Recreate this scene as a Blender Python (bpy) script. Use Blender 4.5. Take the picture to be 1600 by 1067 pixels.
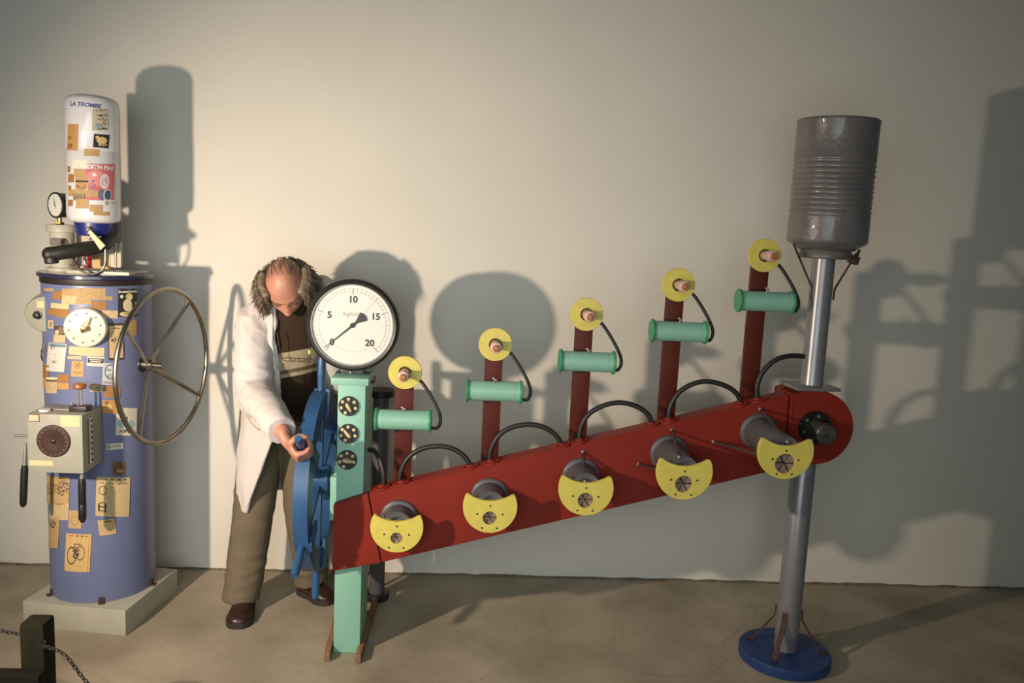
import bpy, bmesh, math, random
from mathutils import Vector, Matrix, noise

random.seed(7)
for o in list(bpy.data.objects):
    bpy.data.objects.remove(o)
S = bpy.context.scene
COL = S.collection

# ------------------------------------------------------------------ camera
FPX, CX, CY = 1291.0, 800.0, 533.5
YAW, PITCH, ROLL = -0.05484, 0.14006, 0.04727
CAM = Vector((0.0, -3.717, 1.65))
_f = Vector((-math.sin(YAW) * math.cos(PITCH), math.cos(YAW) * math.cos(PITCH), -math.sin(PITCH)))
_r = Vector((math.cos(YAW), math.sin(YAW), 0))
_u = _r.cross(_f)
_r2 = _r * math.cos(ROLL) + _u * math.sin(ROLL)
_u2 = -_r * math.sin(ROLL) + _u * math.cos(ROLL)
cam_d = bpy.data.cameras.new('camera')
cam_d.sensor_width = 36.0
cam_d.lens = FPX / 1600.0 * 36.0
cam_d.clip_end = 60
cam = bpy.data.objects.new('camera', cam_d)
COL.objects.link(cam)
cam.matrix_world = Matrix(((_r2.x, _u2.x, -_f.x, CAM.x), (_r2.y, _u2.y, -_f.y, CAM.y), (_r2.z, _u2.z, -_f.z, CAM.z), (0, 0, 0, 1)))
S.camera = cam

# ------------------------------------------------------------------ light
w = bpy.data.worlds.new('world')
S.world = w
w.use_nodes = True
w.node_tree.nodes['Background'].inputs[0].default_value = (0.86, 1.0, 1.0, 1)
w.node_tree.nodes['Background'].inputs[1].default_value = 0.06
sl = bpy.data.lights.new('exhibit_spotlight', 'SPOT')
sl.energy = 250.0
sl.color = (1.0, 0.81, 0.625)
sl.spot_size = math.radians(108)
sl.spot_blend = 1.0
sl.shadow_soft_size = 0.035
so = bpy.data.objects.new('exhibit_spotlight', sl)
COL.objects.link(so)
LP = Vector((-1.78, -2.24, 1.40))
so.location = LP
so.rotation_euler = (Vector((-0.20, 0.0, 0.84)) - LP).to_track_quat('-Z', 'Y').to_euler()
fl_ = bpy.data.lights.new('room_fill', 'AREA')
fl_.shape = 'ELLIPSE'
fl_.size, fl_.size_y = 2.6, 1.9
fl_.energy = 19.5
fl_.spread = math.radians(100)
fl_.color = (0.93, 1.0, 1.0)
fo = bpy.data.objects.new('room_fill', fl_)
COL.objects.link(fo)
fo.location = (-0.45, -4.1, 1.55)
fo.rotation_euler = (Vector((-0.45, 0, 1.0)) - Vector(fo.location)).to_track_quat('-Z', 'Y').to_euler()
S.view_settings.view_transform = 'Standard'
S.view_settings.look = 'None'
S.view_settings.exposure = 0.0
S.view_settings.gamma = 1.0
S.view_settings.use_curve_mapping = False


def ray(px, py):
    return _f + _r2 * ((px - CX) / FPX) - _u2 * ((py - CY) / FPX)


def P(px, py, Y):
    """photo pixel -> point at distance |Y| in front of the wall (wall is Y=0)"""
    d = ray(px, py)
    return CAM + d * ((Y - CAM.y) / d.y)


def PF(px, py, z=0.0):
    """photo pixel -> point on a horizontal surface"""
    d = ray(px, py)
    return CAM + d * ((z - CAM.z) / d.z)


# ------------------------------------------------------------------ materials
MATS = {}


def mat(name, col, rough=0.6, metal=0.0, var=0.12, scale=14.0, bump=0.0, bscale=60.0, spec=0.5, coat=0.0, col2=None, detail=6.0, stretch=None):
    if name in MATS:
        return MATS[name]
    m = bpy.data.materials.new(name)
    m.use_nodes = True
    nt = m.node_tree
    b = nt.nodes['Principled BSDF']
    b.inputs['Roughness'].default_value = rough
    b.inputs['Metallic'].default_value = metal
    b.inputs['Specular IOR Level'].default_value = spec
    b.inputs['Coat Weight'].default_value = coat
    tc = nt.nodes.new('ShaderNodeTexCoord')
    mp = nt.nodes.new('ShaderNodeMapping')
    if stretch:
        mp.inputs['Scale'].default_value = stretch
    nt.links.new(tc.outputs['Object'], mp.inputs[0])
    n = nt.nodes.new('ShaderNodeTexNoise')
    n.inputs['Scale'].default_value = scale
    n.inputs['Detail'].default_value = detail
    nt.links.new(mp.outputs[0], n.inputs['Vector'])
    cr = nt.nodes.new('ShaderNodeValToRGB')
    c2 = col2 if col2 else tuple(min(1, c * (1 + var)) for c in col)
    c1 = col if col2 else tuple(c * (1 - var) for c in col)
    cr.color_ramp.elements[0].position = 0.32
    cr.color_ramp.elements[1].position = 0.68
    cr.color_ramp.elements[0].color = (*c1, 1)
    cr.color_ramp.elements[1].color = (*c2, 1)
    nt.links.new(n.outputs['Fac'], cr.inputs[0])
    nt.links.new(cr.outputs[0], b.inputs['Base Color'])
    if bump > 0:
        n2 = nt.nodes.new('ShaderNodeTexNoise')
        n2.inputs['Scale'].default_value = bscale
        n2.inputs['Detail'].default_value = 5
        nt.links.new(mp.outputs[0], n2.inputs['Vector'])
        bp = nt.nodes.new('ShaderNodeBump')
        bp.inputs['Strength'].default_value = bump
        bp.inputs['Distance'].default_value = 0.01
        nt.links.new(n2.outputs['Fac'], bp.inputs['Height'])
        nt.links.new(bp.outputs[0], b.inputs['Normal'])
    MATS[name] = m
    return m


def paper(name, base, lines=0, lcol=(0.06, 0.045, 0.03), shapes=(), border=None, band=None, dens=0.5):
    """flat print on a clipping: aged base colour, rows of print, simple pictorial shapes, all in UV"""
    if name in MATS:
        return MATS[name]
    m = bpy.data.materials.new(name)
    m.use_nodes = True
    nt = m.node_tree
    N, L = nt.nodes, nt.links
    b = N['Principled BSDF']
    b.inputs['Roughness'].default_value = 0.65
    uv = N.new('ShaderNodeUVMap')
    sep = N.new('ShaderNodeSeparateXYZ')
    L.new(uv.outputs[0], sep.inputs[0])

    def M(op, a, c=None, cl=False):
        q = N.new('ShaderNodeMath')
        q.operation = op
        q.use_clamp = cl
        for i, v in enumerate((a, c)):
            if v is None:
                continue
            if isinstance(v, (int, float)):
                q.inputs[i].default_value = v
            else:
                L.new(v, q.inputs[i])
        return q.outputs[0]

    U, V = sep.outputs[0], sep.outputs[1]
    nz = N.new('ShaderNodeTexNoise')
    nz.inputs['Scale'].default_value = 4.0
    nz.inputs['Detail'].default_value = 6.0
    L.new(uv.outputs[0], nz.inputs['Vector'])
    mix = N.new('ShaderNodeMix')
    mix.data_type = 'RGBA'
    mix.inputs[6].default_value = (*[c * 0.8 for c in base], 1)
    mix.inputs[7].default_value = (*[min(1, c * 1.15) for c in base], 1)
    L.new(nz.outputs['Fac'], mix.inputs[0])
    cur = mix.outputs[2]

    def over(mask, col):
        nonlocal cur
        q = N.new('ShaderNodeMix')
        q.data_type = 'RGBA'
        L.new(mask, q.inputs[0])
        L.new(cur, q.inputs[6])
        q.inputs[7].default_value = (*col, 1)
        cur = q.outputs[2]

    if lines:
        vv = M('MULTIPLY', V, float(lines))
        row = M('FLOOR', vv)
        fr = M('FRACT', vv)
        inrow = M('MULTIPLY', M('GREATER_THAN', fr, 0.3), M('LESS_THAN', fr, 0.75))
        cmb = N.new('ShaderNodeCombineXYZ')
        L.new(M('MULTIPLY', U, 22.0), cmb.inputs[0])
        L.new(M('MULTIPLY', row, 3.7), cmb.inputs[1])
        n2 = N.new('ShaderNodeTexNoise')
        n2.inputs['Scale'].default_value = 1.0
        L.new(cmb.outputs[0], n2.inputs['Vector'])
        ink = M('GREATER_THAN', n2.outputs['Fac'], 0.5)
        mg = M('MULTIPLY', M('GREATER_THAN', U, 0.08), M('LESS_THAN', U, 0.92))
        mg2 = M('MULTIPLY', M('GREATER_THAN', V, 0.06), M('LESS_THAN', V, 0.94))
        over(M('MULTIPLY', M('MULTIPLY', M('MULTIPLY', inrow, ink), M('MULTIPLY', mg, mg2)), dens), lcol)
    for s in shapes:
        k, x, y, rx, ry, c = s[:6]
        du = M('DIVIDE', M('SUBTRACT', U, x), rx)
        dv = M('DIVIDE', M('SUBTRACT', V, y), ry)
        if k == 'rect':
            mk = M('MULTIPLY', M('LESS_THAN', M('ABSOLUTE', du), 1.0), M('LESS_THAN', M('ABSOLUTE', dv), 1.0))
        else:
            d = M('ADD', M('MULTIPLY', du, du), M('MULTIPLY', dv, dv))
            mk = M('LESS_THAN', d, 1.0)
            if k == 'ring':
                mk = M('MULTIPLY', mk, M('GREATER_THAN', d, 0.66))
            elif k == 'blot':
                n3 = N.new('ShaderNodeTexNoise')
                n3.inputs['Scale'].default_value = 14.0
                L.new(uv.outputs[0], n3.inputs['Vector'])
                mk = M('MULTIPLY', mk, M('GREATER_THAN', n3.outputs['Fac'], 0.5))
        over(mk, c)
    if border:
        e = M('MAXIMUM', M('ABSOLUTE', M('SUBTRACT', U, 0.5)), M('ABSOLUTE', M('SUBTRACT', V, 0.5)))
        over(M('GREATER_THAN', e, border[0]), border[1])
    L.new(cur, b.inputs['Base Color'])
    MATS[name] = m
    return m


# ------------------------------------------------------------------ mesh builder
def frame(z, x=None):
    z = Vector(z).normalized()
    a = Vector(x) if x is not None else (Vector((0, 0, 1)) if abs(z.z) < 0.9 else Vector((1, 0, 0)))
    x = (a - z * a.dot(z)).normalized()
    y = z.cross(x)
    return x, y, z


class MB:
    def __init__(self):
        self.bm = bmesh.new()
        self.uv = None

    def _merge(self, b2):
        me = bpy.data.meshes.new('t')
        b2.to_mesh(me)
        b2.free()
        self.bm.from_mesh(me)
        bpy.data.meshes.remove(me)

    def box(self, c, s, bev=0.0, rot=None):
        b = bmesh.new()
        bmesh.ops.create_cube(b, size=1.0)
        bmesh.ops.scale(b, vec=Vector(s), verts=b.verts)
        if bev > 0:
            bmesh.ops.bevel(b, geom=list(b.edges), offset=bev, segments=2, affect='EDGES', profile=0.6)
        M = Matrix.Translation(Vector(c))
        if rot is not None:
            M = M @ rot.to_4x4()
        bmesh.ops.transform(b, matrix=M, verts=b.verts)
        self._merge(b)
        return self

    def bar(self, a, b, w, d, bev=0.002, up=None):
        a, b = Vector(a), Vector(b)
        x, y, z = frame(b - a, up)
        R = Matrix((x, y, z)).transposed()
        return self.box((a + b) / 2, (w, d, (b - a).length), bev, R)

    def lathe(self, prof, o=(0, 0, 0), axis=(0, 0, 1), seg=48, a0=0.0, a1=2 * math.pi, xdir=None, cap=True):
        """prof: list of (r, h) along axis"""
        o = Vector(o)
        x, y, z = frame(axis, xdir)
        full = abs(a1 - a0) > 6.28
        n = seg if full else seg + 1
        rings = []
        bm = self.bm
        for r, h in prof:
            if r < 1e-6:
                rings.append([bm.verts.new(o + z * h)])
            else:
                rings.append([bm.verts.new(o + z * h + x * (r * math.cos(a0 + (a1 - a0) * i / seg)) + y * (r * math.sin(a0 + (a1 - a0) * i / seg))) for i in range(n)])
        for A, B in zip(rings, rings[1:]):
            m = seg
            for i in range(m):
                j = (i + 1) % n
                if len(A) == 1 and len(B) == 1:
                    continue
                if len(A) == 1:
                    bm.faces.new((A[0], B[j], B[i]))
                elif len(B) == 1:
                    bm.faces.new((A[i], A[j], B[0]))
                else:
                    bm.faces.new((A[i], A[j], B[j], B[i]))
        if full and cap:
            if len(rings[0]) > 1:
                bm.faces.new(list(reversed(rings[0])))
            if len(rings[-1]) > 1:
                bm.faces.new(rings[-1])
        return self

    def cyl(self, a, b, r, r2=None, seg=24, bev=0.0):
        a, b = Vector(a), Vector(b)
        L = (b - a).length
        r2 = r if r2 is None else r2
        pr = [(r, 0), (r2, L)] if bev <= 0 else [(r - bev, 0), (r, bev), (r2, L - bev), (r2 - bev, L)]
        return self.lathe(pr, a, b - a, seg)

    def tube(self, pts, r, seg=10, closed=False, radii=None, flat=1.0, up=None):
        pts = [Vector(p) for p in pts]
        n = len(pts)
        rings = []
        px = None
        for i in range(n):
            if closed:
                t = pts[(i + 1) % n] - pts[i - 1]
            else:
                t = pts[min(i + 1, n - 1)] - pts[max(i - 1, 0)]
            t.normalize()
            if px is None:
                px = frame(t, up)[0]
            px = (px - t * px.dot(t)).normalized()
            y = t.cross(px)
            rr = radii[i] if radii else r
            rings.append([self.bm.verts.new(pts[i] + px * (rr * math.cos(2 * math.pi * k / seg)) + y * (rr * flat * math.sin(2 * math.pi * k / seg))) for k in range(seg)])
        rng = range(n if closed else n - 1)
        for i in rng:
            A, B = rings[i], rings[(i + 1) % n]
            for k in range(seg):
                l = (k + 1) % seg
                self.bm.faces.new((A[k], A[l], B[l], B[k]))
        if not closed:
            self.bm.faces.new(list(reversed(rings[0])))
            self.bm.faces.new(rings[-1])
        return self

    def rings(self, rings, cap=True, closed=True):
        R = [[self.bm.verts.new(Vector(p)) for p in r] for r in rings]
        n = len(R[0])
        for A, B in zip(R, R[1:]):
            for k in range(n if closed else n - 1):
                l = (k + 1) % n
                self.bm.faces.new((A[k], A[l], B[l], B[k]))
        if cap and closed:
            self.bm.faces.new(list(reversed(R[0])))
            self.bm.faces.new(R[-1])
        return self

    def prism(self, pts, d):
        """pts: 3-D outline; d: extrusion vector"""
        d = Vector(d)
        A = [self.bm.verts.new(Vector(p)) for p in pts]
        B = [self.bm.verts.new(Vector(p) + d) for p in pts]
        n = len(A)
        self.bm.faces.new(A)
        self.bm.faces.new(list(reversed(B)))
        for i in range(n):
            j = (i + 1) % n
            self.bm.faces.new((A[j], A[i], B[i], B[j]))
        return self

    def ball(self, c, r, sx=1, sy=1, sz=1, seg=20, rot=None):
        b = bmesh.new()
        bmesh.ops.create_uvsphere(b, u_segments=seg, v_segments=max(8, seg * 2 // 3), radius=r)
        M = Matrix.Translation(Vector(c)) @ (rot.to_4x4() if rot is not None else Matrix.Identity(4)) @ Matrix.Diagonal((sx, sy, sz, 1))
        bmesh.ops.transform(b, matrix=M, verts=b.verts)
        self._merge(b)
        return self

    def mesh(self, name, origin, smooth=True, angle=38):
        bmesh.ops.recalc_face_normals(self.bm, faces=self.bm.faces)
        o = Vector(origin)
        for v in self.bm.verts:
            v.co -= o
        me = bpy.data.meshes.new(name)
        self.bm.to_mesh(me)
        self.bm.free()
        if smooth:
            for p in me.polygons:
                p.use_smooth = True
            me.set_sharp_from_angle(angle=math.radians(angle))
        return me


ORG = {}


def build(mb, name, m, parent=None, origin=None, label=None, cat=None, group=None, kind=None, smooth=True, angle=38):
    if parent is not None:
        org = ORG[parent.name]
    else:
        org = Vector(origin) if origin is not None else Vector((0, 0, 0))
    me = mb.mesh(name, org, smooth, angle) if isinstance(mb, MB) else mb
    o = bpy.data.objects.new(name, me)
    COL.objects.link(o)
    if m is not None:
        me.materials.append(m)
    if parent is not None:
        o.parent = parent
        ORG[o.name] = org
    else:
        o.location = org
        ORG[o.name] = org
    for k, v in (('label', label), ('category', cat), ('group', group), ('kind', kind)):
        if v:
            o[k] = v
    return o


def thing(name, origin, label, cat, group=None):
    o = bpy.data.objects.new(name, None)
    o.empty_display_size = 0.05
    COL.objects.link(o)
    o.location = Vector(origin)
    ORG[o.name] = Vector(origin)
    o['label'] = label
    o['category'] = cat
    if group:
        o['group'] = group
    return o


def text_mesh(s, size, mapf, shear=0.0, align='CENTER', spacing=1.0, bold=0.0):
    """text curve turned to a mesh; mapf(x, y) -> world point"""
    cu = bpy.data.curves.new('t', 'FONT')
    cu.body = s
    cu.size = size
    cu.align_x = align
    cu.align_y = 'CENTER'
    cu.shear = shear
    cu.space_character = spacing
    cu.offset = bold
    cu.resolution_u = 3
    ob = bpy.data.objects.new('t', cu)
    COL.objects.link(ob)
    dg = bpy.context.evaluated_depsgraph_get()
    me = bpy.data.meshes.new_from_object(ob.evaluated_get(dg))
    bpy.data.objects.remove(ob)
    b = MB()
    b.bm.from_mesh(me)
    bpy.data.meshes.remove(me)
    for v in b.bm.verts:
        v.co = mapf(v.co.x, v.co.y)
    return b


def catmull(pts, n=8):
    pts = [Vector(p) for p in pts]
    out = []
    for i in range(len(pts) - 1):
        p0, p1, p2, p3 = pts[max(i - 1, 0)], pts[i], pts[i + 1], pts[min(i + 2, len(pts) - 1)]
        for k in range(n):
            t = k / n
            out.append(0.5 * ((2 * p1) + (p2 - p0) * t + (2 * p0 - 5 * p1 + 4 * p2 - p3) * t * t + (3 * p1 - p0 - 3 * p2 + p3) * t ** 3))
    out.append(pts[-1])
    return out


def remesh(mb, vox, smooth=2, disp=None):
    """join overlapping volumes of one body or garment into one continuous surface"""
    bmesh.ops.recalc_face_normals(mb.bm, faces=mb.bm.faces)
    me = bpy.data.meshes.new('r')
    mb.bm.to_mesh(me)
    mb.bm.free()
    ob = bpy.data.objects.new('r', me)
    COL.objects.link(ob)
    md = ob.modifiers.new('r', 'REMESH')
    md.mode = 'VOXEL'
    md.voxel_size = vox
    if smooth:
        ms = ob.modifiers.new('s', 'SMOOTH')
        ms.factor = 0.5
        ms.iterations = smooth
    dg = bpy.context.evaluated_depsgraph_get()
    m2 = bpy.data.meshes.new_from_object(ob.evaluated_get(dg))
    bpy.data.objects.remove(ob)
    out = MB()
    out.bm.from_mesh(m2)
    bpy.data.meshes.remove(m2)
    if disp:
        out.bm.normal_update()
        mv = [(v, v.normal * disp(v.co, v.normal)) for v in out.bm.verts]
        for v, d in mv:
            v.co += d
    return out


# palette
WHITE = mat('white_enamel', (0.62, 0.61, 0.63), 0.22, var=0.02, coat=0.3)
CREAM = mat('cream_paint', (0.43, 0.41, 0.33), 0.45, var=0.06)
BOXGREY = mat('grey_green_paint', (0.285, 0.285, 0.235), 0.5, var=0.06)
DRUM = mat('lavender_blue_paint', (0.135, 0.158, 0.285), 0.38, var=0.05, scale=5, bump=0.03, bscale=25)
NAVY = mat('navy_paint', (0.02, 0.022, 0.06), 0.35, var=0.1)
BLUECAP = mat('royal_blue_plastic', (0.015, 0.02, 0.15), 0.35)
BLACK = mat('black_plastic', (0.012, 0.011, 0.011), 0.42)
RUBBER = mat('black_rubber', (0.016, 0.014, 0.013), 0.5)
IRON = mat('black_iron', (0.018, 0.017, 0.017), 0.38, bump=0.05)
CHROME = mat('dull_nickel', (0.36, 0.33, 0.27), 0.33, 1.0, var=0.2)
STEEL = mat('bare_steel', (0.33, 0.30, 0.27), 0.4, 0.5, var=0.15)
BRASS = mat('brass', (0.55, 0.40, 0.16), 0.3, 1.0)
RUST = mat('rusty_iron', (0.07, 0.028, 0.016), 0.75, var=0.4, scale=60)
RED = mat('oxide_red_paint', (0.205, 0.0150, 0.0065), 0.55, spec=0.3, var=0.08, scale=6, bump=0.04, bscale=30)
REDB = mat('dark_red_board', (0.080, 0.0095, 0.0035), 0.55, spec=0.3, var=0.12, scale=9)
MINT = mat('mint_green_paint', (0.235, 0.47, 0.365), 0.45, var=0.05, scale=7, bump=0.04, bscale=40)
GREEN = mat('leaf_green_paint', (0.045, 0.27, 0.12), 0.45, var=0.08)
YELLOW = mat('lemon_yellow_paint', (0.62, 0.52, 0.10), 0.45, var=0.06, scale=30, bump=0.05, bscale=90)
GREYP = mat('dark_grey_paint', (0.085, 0.082, 0.09), 0.45, var=0.12, scale=20)
PIPEG = mat('silver_grey_paint', (0.24, 0.235, 0.25), 0.32, 0.35, var=0.1)
TANKG = mat('glossy_grey_paint', (0.140, 0.128, 0.125), 0.36, var=0.14, scale=10, bump=0.32, bscale=34, coat=0.25)
BLUEW = mat('blue_wood_paint', (0.026, 0.085, 0.205), 0.36, var=0.12, scale=9, bump=0.05, bscale=30)
BLUED = mat('deep_blue_paint', (0.014, 0.045, 0.16), 0.5, var=0.12)
WOOD = mat('raw_wood', (0.22, 0.12, 0.06), 0.7, var=0.25, scale=12, stretch=(6, 1, 6))
OLDWOOD = mat('treated_pine', (0.014, 0.012, 0.006), 0.8, spec=0.15, var=0.22, scale=10, stretch=(5, 5, 0.7))
DIALW = mat('dial_white', (0.68, 0.65, 0.60), 0.4, var=0.01)
INK = mat('dial_ink', (0.03, 0.028, 0.026), 0.5)
INKF = mat('dial_ink_faint', (0.33, 0.31, 0.28), 0.5)
INKR = mat('dial_ink_red', (0.75, 0.32, 0.22), 0.5)
PINKC = mat('pink_ceramic', (0.66, 0.42, 0.36), 0.35)
TIP = mat('copper_tip', (0.36, 0.13, 0.04), 0.4)
OLIVE = mat('olive_sleeve', (0.14, 0.16, 0.05), 0.6, var=0.4, scale=60)
PETAL = mat('brown_rubber', (0.22, 0.155, 0.12), 0.7, var=0.3, scale=60)
PITCHB = mat('matte_black', (0.006, 0.006, 0.006), 0.8)
REDC = mat('bright_red', (0.5, 0.02, 0.015), 0.3)
AMBER = mat('amber_bakelite', (0.30, 0.10, 0.025), 0.3)
BAKE = mat('brown_bakelite', (0.035, 0.014, 0.010), 0.45)
IVORY = mat('ivory_label', (0.60, 0.46, 0.26), 0.5)
CHAINM = mat('chain_iron', (0.05, 0.045, 0.04), 0.5, 0.6)

# ------------------------------------------------------------------ setting
m = mat('plaster_wall', (0.70, 0.665, 0.585), 0.85, var=0.0, col2=(0.745, 0.71, 0.63), scale=1.6, detail=10, bump=0.10, bscale=22, spec=0.25)
b = MB()
b.box((0.2, 0.1, 1.7), (9.0, 0.2, 3.4))
build(b, 'wall_back', m, origin=(0, 0, 0), kind='structure', smooth=False)

m = mat('concrete_floor', (0.255, 0.215, 0.155), 0.8, var=0.0, col2=(0.43, 0.37, 0.28), scale=2.3, detail=12, bump=0.22, bscale=30, spec=0.25)
nt = m.node_tree
bs = nt.nodes['Principled BSDF']
old = bs.inputs['Base Color'].links[0].from_socket
vor = nt.nodes.new('ShaderNodeTexVoronoi')
vor.feature = 'DISTANCE_TO_EDGE'
vor.inputs['Scale'].default_value = 0.55
tc = nt.nodes.new('ShaderNodeTexCoord')
nz = nt.nodes.new('ShaderNodeTexNoise')
nz.inputs['Scale'].default_value = 3.0
mx = nt.nodes.new('ShaderNodeMix')
mx.data_type = 'VECTOR'
mx.inputs[0].default_value = 0.16
nt.links.new(tc.outputs['Object'], nz.inputs['Vector'])
nt.links.new(tc.outputs['Object'], mx.inputs[4])
nt.links.new(nz.outputs['Color'], mx.inputs[5])
nt.links.new(mx.outputs[1], vor.inputs['Vector'])
lt = nt.nodes.new('ShaderNodeMath')
lt.operation = 'LESS_THAN'
lt.inputs[1].default_value = 0.0022
nt.links.new(vor.outputs['Distance'], lt.inputs[0])
ml = nt.nodes.new('ShaderNodeMath')
ml.operation = 'MULTIPLY'
ml.inputs[1].default_value = 0.13
nt.links.new(lt.outputs[0], ml.inputs[0])
mc = nt.nodes.new('ShaderNodeMix')
mc.data_type = 'RGBA'
nt.links.new(ml.outputs[0], mc.inputs[0])
nt.links.new(old, mc.inputs[6])
mc.inputs[7].default_value = (0.10, 0.085, 0.06, 1)
nt.links.new(mc.outputs[2], bs.inputs['Base Color'])
b = MB()
b.box((0.2, -3.0, -0.05), (9.0, 6.0, 0.1))
build(b, 'floor', m, origin=(0, 0, 0), kind='structure', smooth=False)

# dirt-filled joint along the foot of the wall
b = MB()
pts = []
rows = [[], [], []]
for i in range(220):
    x = -3.2 + 6.6 * i / 219
    d = 0.006 + 0.010 * abs(noise.noise(Vector((x * 9, 3.1, 0)))) + 0.004 * noise.noise(Vector((x * 41, 0, 0)))
    h = 0.006 + 0.012 * abs(noise.noise(Vector((x * 7, 0.4, 2))))
    rows[0].append((x, -0.0005, h))
    rows[1].append((x, -d * 0.45, h * 0.4))
    rows[2].append((x, -d, 0.0006))
b.rings(rows, cap=False, closed=False)
build(b, 'trim_1', mat('joint_dirt', (0.16, 0.13, 0.09), 0.9, var=0.4, scale=30), origin=(0, 0, 0), kind='structure')

# ================================================================== control post
XL, XR, YF, YB = -0.463, -0.363, -0.732, -0.515
XC = (XL + XR) / 2
post = thing('control_post', (XC, -0.62, 0), 'mint green square post with three black rotary switches on splayed wooden feet', 'post')
b = MB()
b.box((XC, (YF + YB) / 2, 0.526), (XR - XL, YB - YF, 1.048), 0.003)
build(b, 'post_body', MINT, post)
b = MB()
b.box((XC - 0.006, (YF + YB) / 2, 1.059), (0.136, 0.245, 0.026), 0.003)
build(b, 'post_cap', MINT, post)
b = MB()
b.box((XL - 0.014, -0.62, 0.60), (0.028, 0.16, 0.17), 0.003)
b.box((XL - 0.009, -0.62, 0.70), (0.018, 0.10, 0.05), 0.002)
build(b, 'bearing_block', MINT, post)
b = MB()
b.box((XR + 0.008, -0.56, 1.035), (0.016, 0.05, 0.022), 0.002)
build(b, 'bracket', BLACK, post)
for (fx, fy, bx, by) in ((511, 1034, 533, 945), (559, 1037, 586, 946)):
    A, B = PF(fx, fy), PF(bx, by)
    b = MB()
    b.bar(A + Vector((0, 0, 0.018)), B + Vector((0, 0, 0.018)), 0.036, 0.021, 0.002, up=(0, 0, 1))
    build(b, 'foot', WOOD, post, label='bare wooden foot rail')
for k, (sx, sy, ka) in enumerate(((545, 634, -60), (544.5, 677, 130), (542.5, 718, -8))):
    c = P(sx, sy, YF)
    b = MB()
    b.lathe([(0.036, 0), (0.037, 0.003), (0.036, 0.009), (0.0, 0.009)], c, (0, -1, 0), 40)
    sw = build(b, 'rotary_switch', BLACK, post, label='black rotary switch with brass contacts')
    for i in range(6):
        a = math.radians(90 + 52 * (i - 2.5) + 26)
        q = c + Vector((0.0265 * math.cos(a), -0.009, 0.0265 * math.sin(a)))
        b = MB()
        b.lathe([(0.0062, 0), (0.0062, 0.003), (0.003, 0.0045), (0.0026, 0.0035), (0, 0.0035)], q, (0, -1, 0), 16)
        build(b, 'contact_stud', IVORY, sw)
    a = math.radians(ka)
    d = Vector((math.cos(a), 0, math.sin(a)))
    b = MB()
    q = c + Vector((0, -0.016, 0))
    b.rings([[q + d * t + Vector((-d.z, 0, d.x)) * (s1 * wd) + Vector((0, s2 * hh, 0)) for s1, s2 in ((-1, 1), (1, 1), (0.6, -1), (-0.6, -1))] for t, wd, hh in ((-0.014, 0.006, 0.006), (-0.006, 0.0085, 0.009), (0.008, 0.0075, 0.009), (0.021, 0.004, 0.006))])
    build(b, 'pointer_knob', IVORY, sw, angle=50)

# pressure gauge on the post
GC = P(551, 508, -0.668)
gauge = thing('pressure_gauge', GC + Vector((0, 0.05, -0.19)), 'large round black pressure gauge with white dial reading zero on mint post', 'gauge')
GR = 0.171
GX = 0.006
b = MB()
b.lathe([(0.150, 0.004), (0.153, 0.012), (0.160, 0.014), (0.170, 0.006), (0.172, -0.004), (0.172, -0.022), (0.166, -0.028), (0.166, -0.085), (0.158, -0.098), (0.0, -0.098)], GC, (0, -1, 0), 96, cap=False)
gcase = build(b, 'case', IRON, gauge)
b = MB()
b.lathe([(0.1515, 0.010), (0.1515, 0.0125), (0.1480, 0.0125), (0.1465, 0.004)], GC, (0, -1, 0), 96, cap=False)
build(b, 'bezel_ring', mat('bezel_grey', (0.32, 0.30, 0.27), 0.4), gauge)
b = MB()
b.lathe([(0.1505, 0.0), (0.1505, 0.004), (0.0, 0.004)], GC, (0, -1, 0), 96)
dial = build(b, 'dial', DIALW, gauge)
FY = GC.y - 0.0047


def gp(r, deg, dy=0.0):
    a = math.radians(deg)
    return Vector((GC.x + r * math.cos(a), FY - dy, GC.z + r * math.sin(a)))


def tick(r0, r1, deg, wd, mt, nm):
    a = math.radians(deg)
    t = Vector((-math.sin(a), 0, math.cos(a))) * wd / 2
    b = MB()
    b.prism([gp(r0, deg) - t, gp(r1, deg) - t, gp(r1, deg) + t, gp(r0, deg) + t], (0, -0.0004, 0))
    return b


for v in (0, 5, 10, 15, 20):
    deg = 225 - v * 13.5
    build(tick(0.113, 0.137, deg, 0.0016, INK, 't'), 'main_tick', INK, dial, smooth=False)
    s = str(v)
    rr = 0.091 if v != 10 else 0.095
    c = gp(rr, deg)
    if v == 0:
        c = gp(0.099, 222)
    b = text_mesh(s, 0.034, lambda x, y: Vector((c.x + x, FY - 0.0003, c.z + y)), bold=0.0011)
    build(b, 'numeral', INK, dial, smooth=False)
b = MB()
for i in range(0, 41):
    deg = 225 - i * 6.75
    if i % 10 == 0:
        continue
    a = math.radians(deg)
    t = Vector((-math.sin(a), 0, math.cos(a))) * 0.0005
    b.prism([gp(0.122, deg) - t, gp(0.137, deg) - t, gp(0.137, deg) + t, gp(0.122, deg) + t], (0, -0.0003, 0))
for r in (0.1225, 0.1365):
    n = 90
    for i in range(n):
        d0, d1 = 225 - 270 * i / n, 225 - 270 * (i + 1) / n
        b.prism([gp(r, d0), gp(r, d1), gp(r + 0.0008, d1), gp(r + 0.0008, d0)], (0, -0.0002, 0))
build(b, 'minor_scale', INKF, dial, smooth=False)
b = text_mesh('kg/cm²', 0.024, lambda x, y: Vector((GC.x - 0.002 + x, FY - 0.0003, GC.z + 0.042 + y)))
build(b, 'unit_lettering', INKF, dial, smooth=False)
b = MB()
for i in range(34):
    if random.random() < 0.25:
        continue
    d0 = 232 + 76 * i / 34
    hh = random.uniform(0.0012, 0.0026)
    b.prism([gp(0.098, d0), gp(0.098, d0 + 1.4), gp(0.098 + hh, d0 + 1.4), gp(0.098 + hh, d0)], (0, -0.0002, 0))
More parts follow.
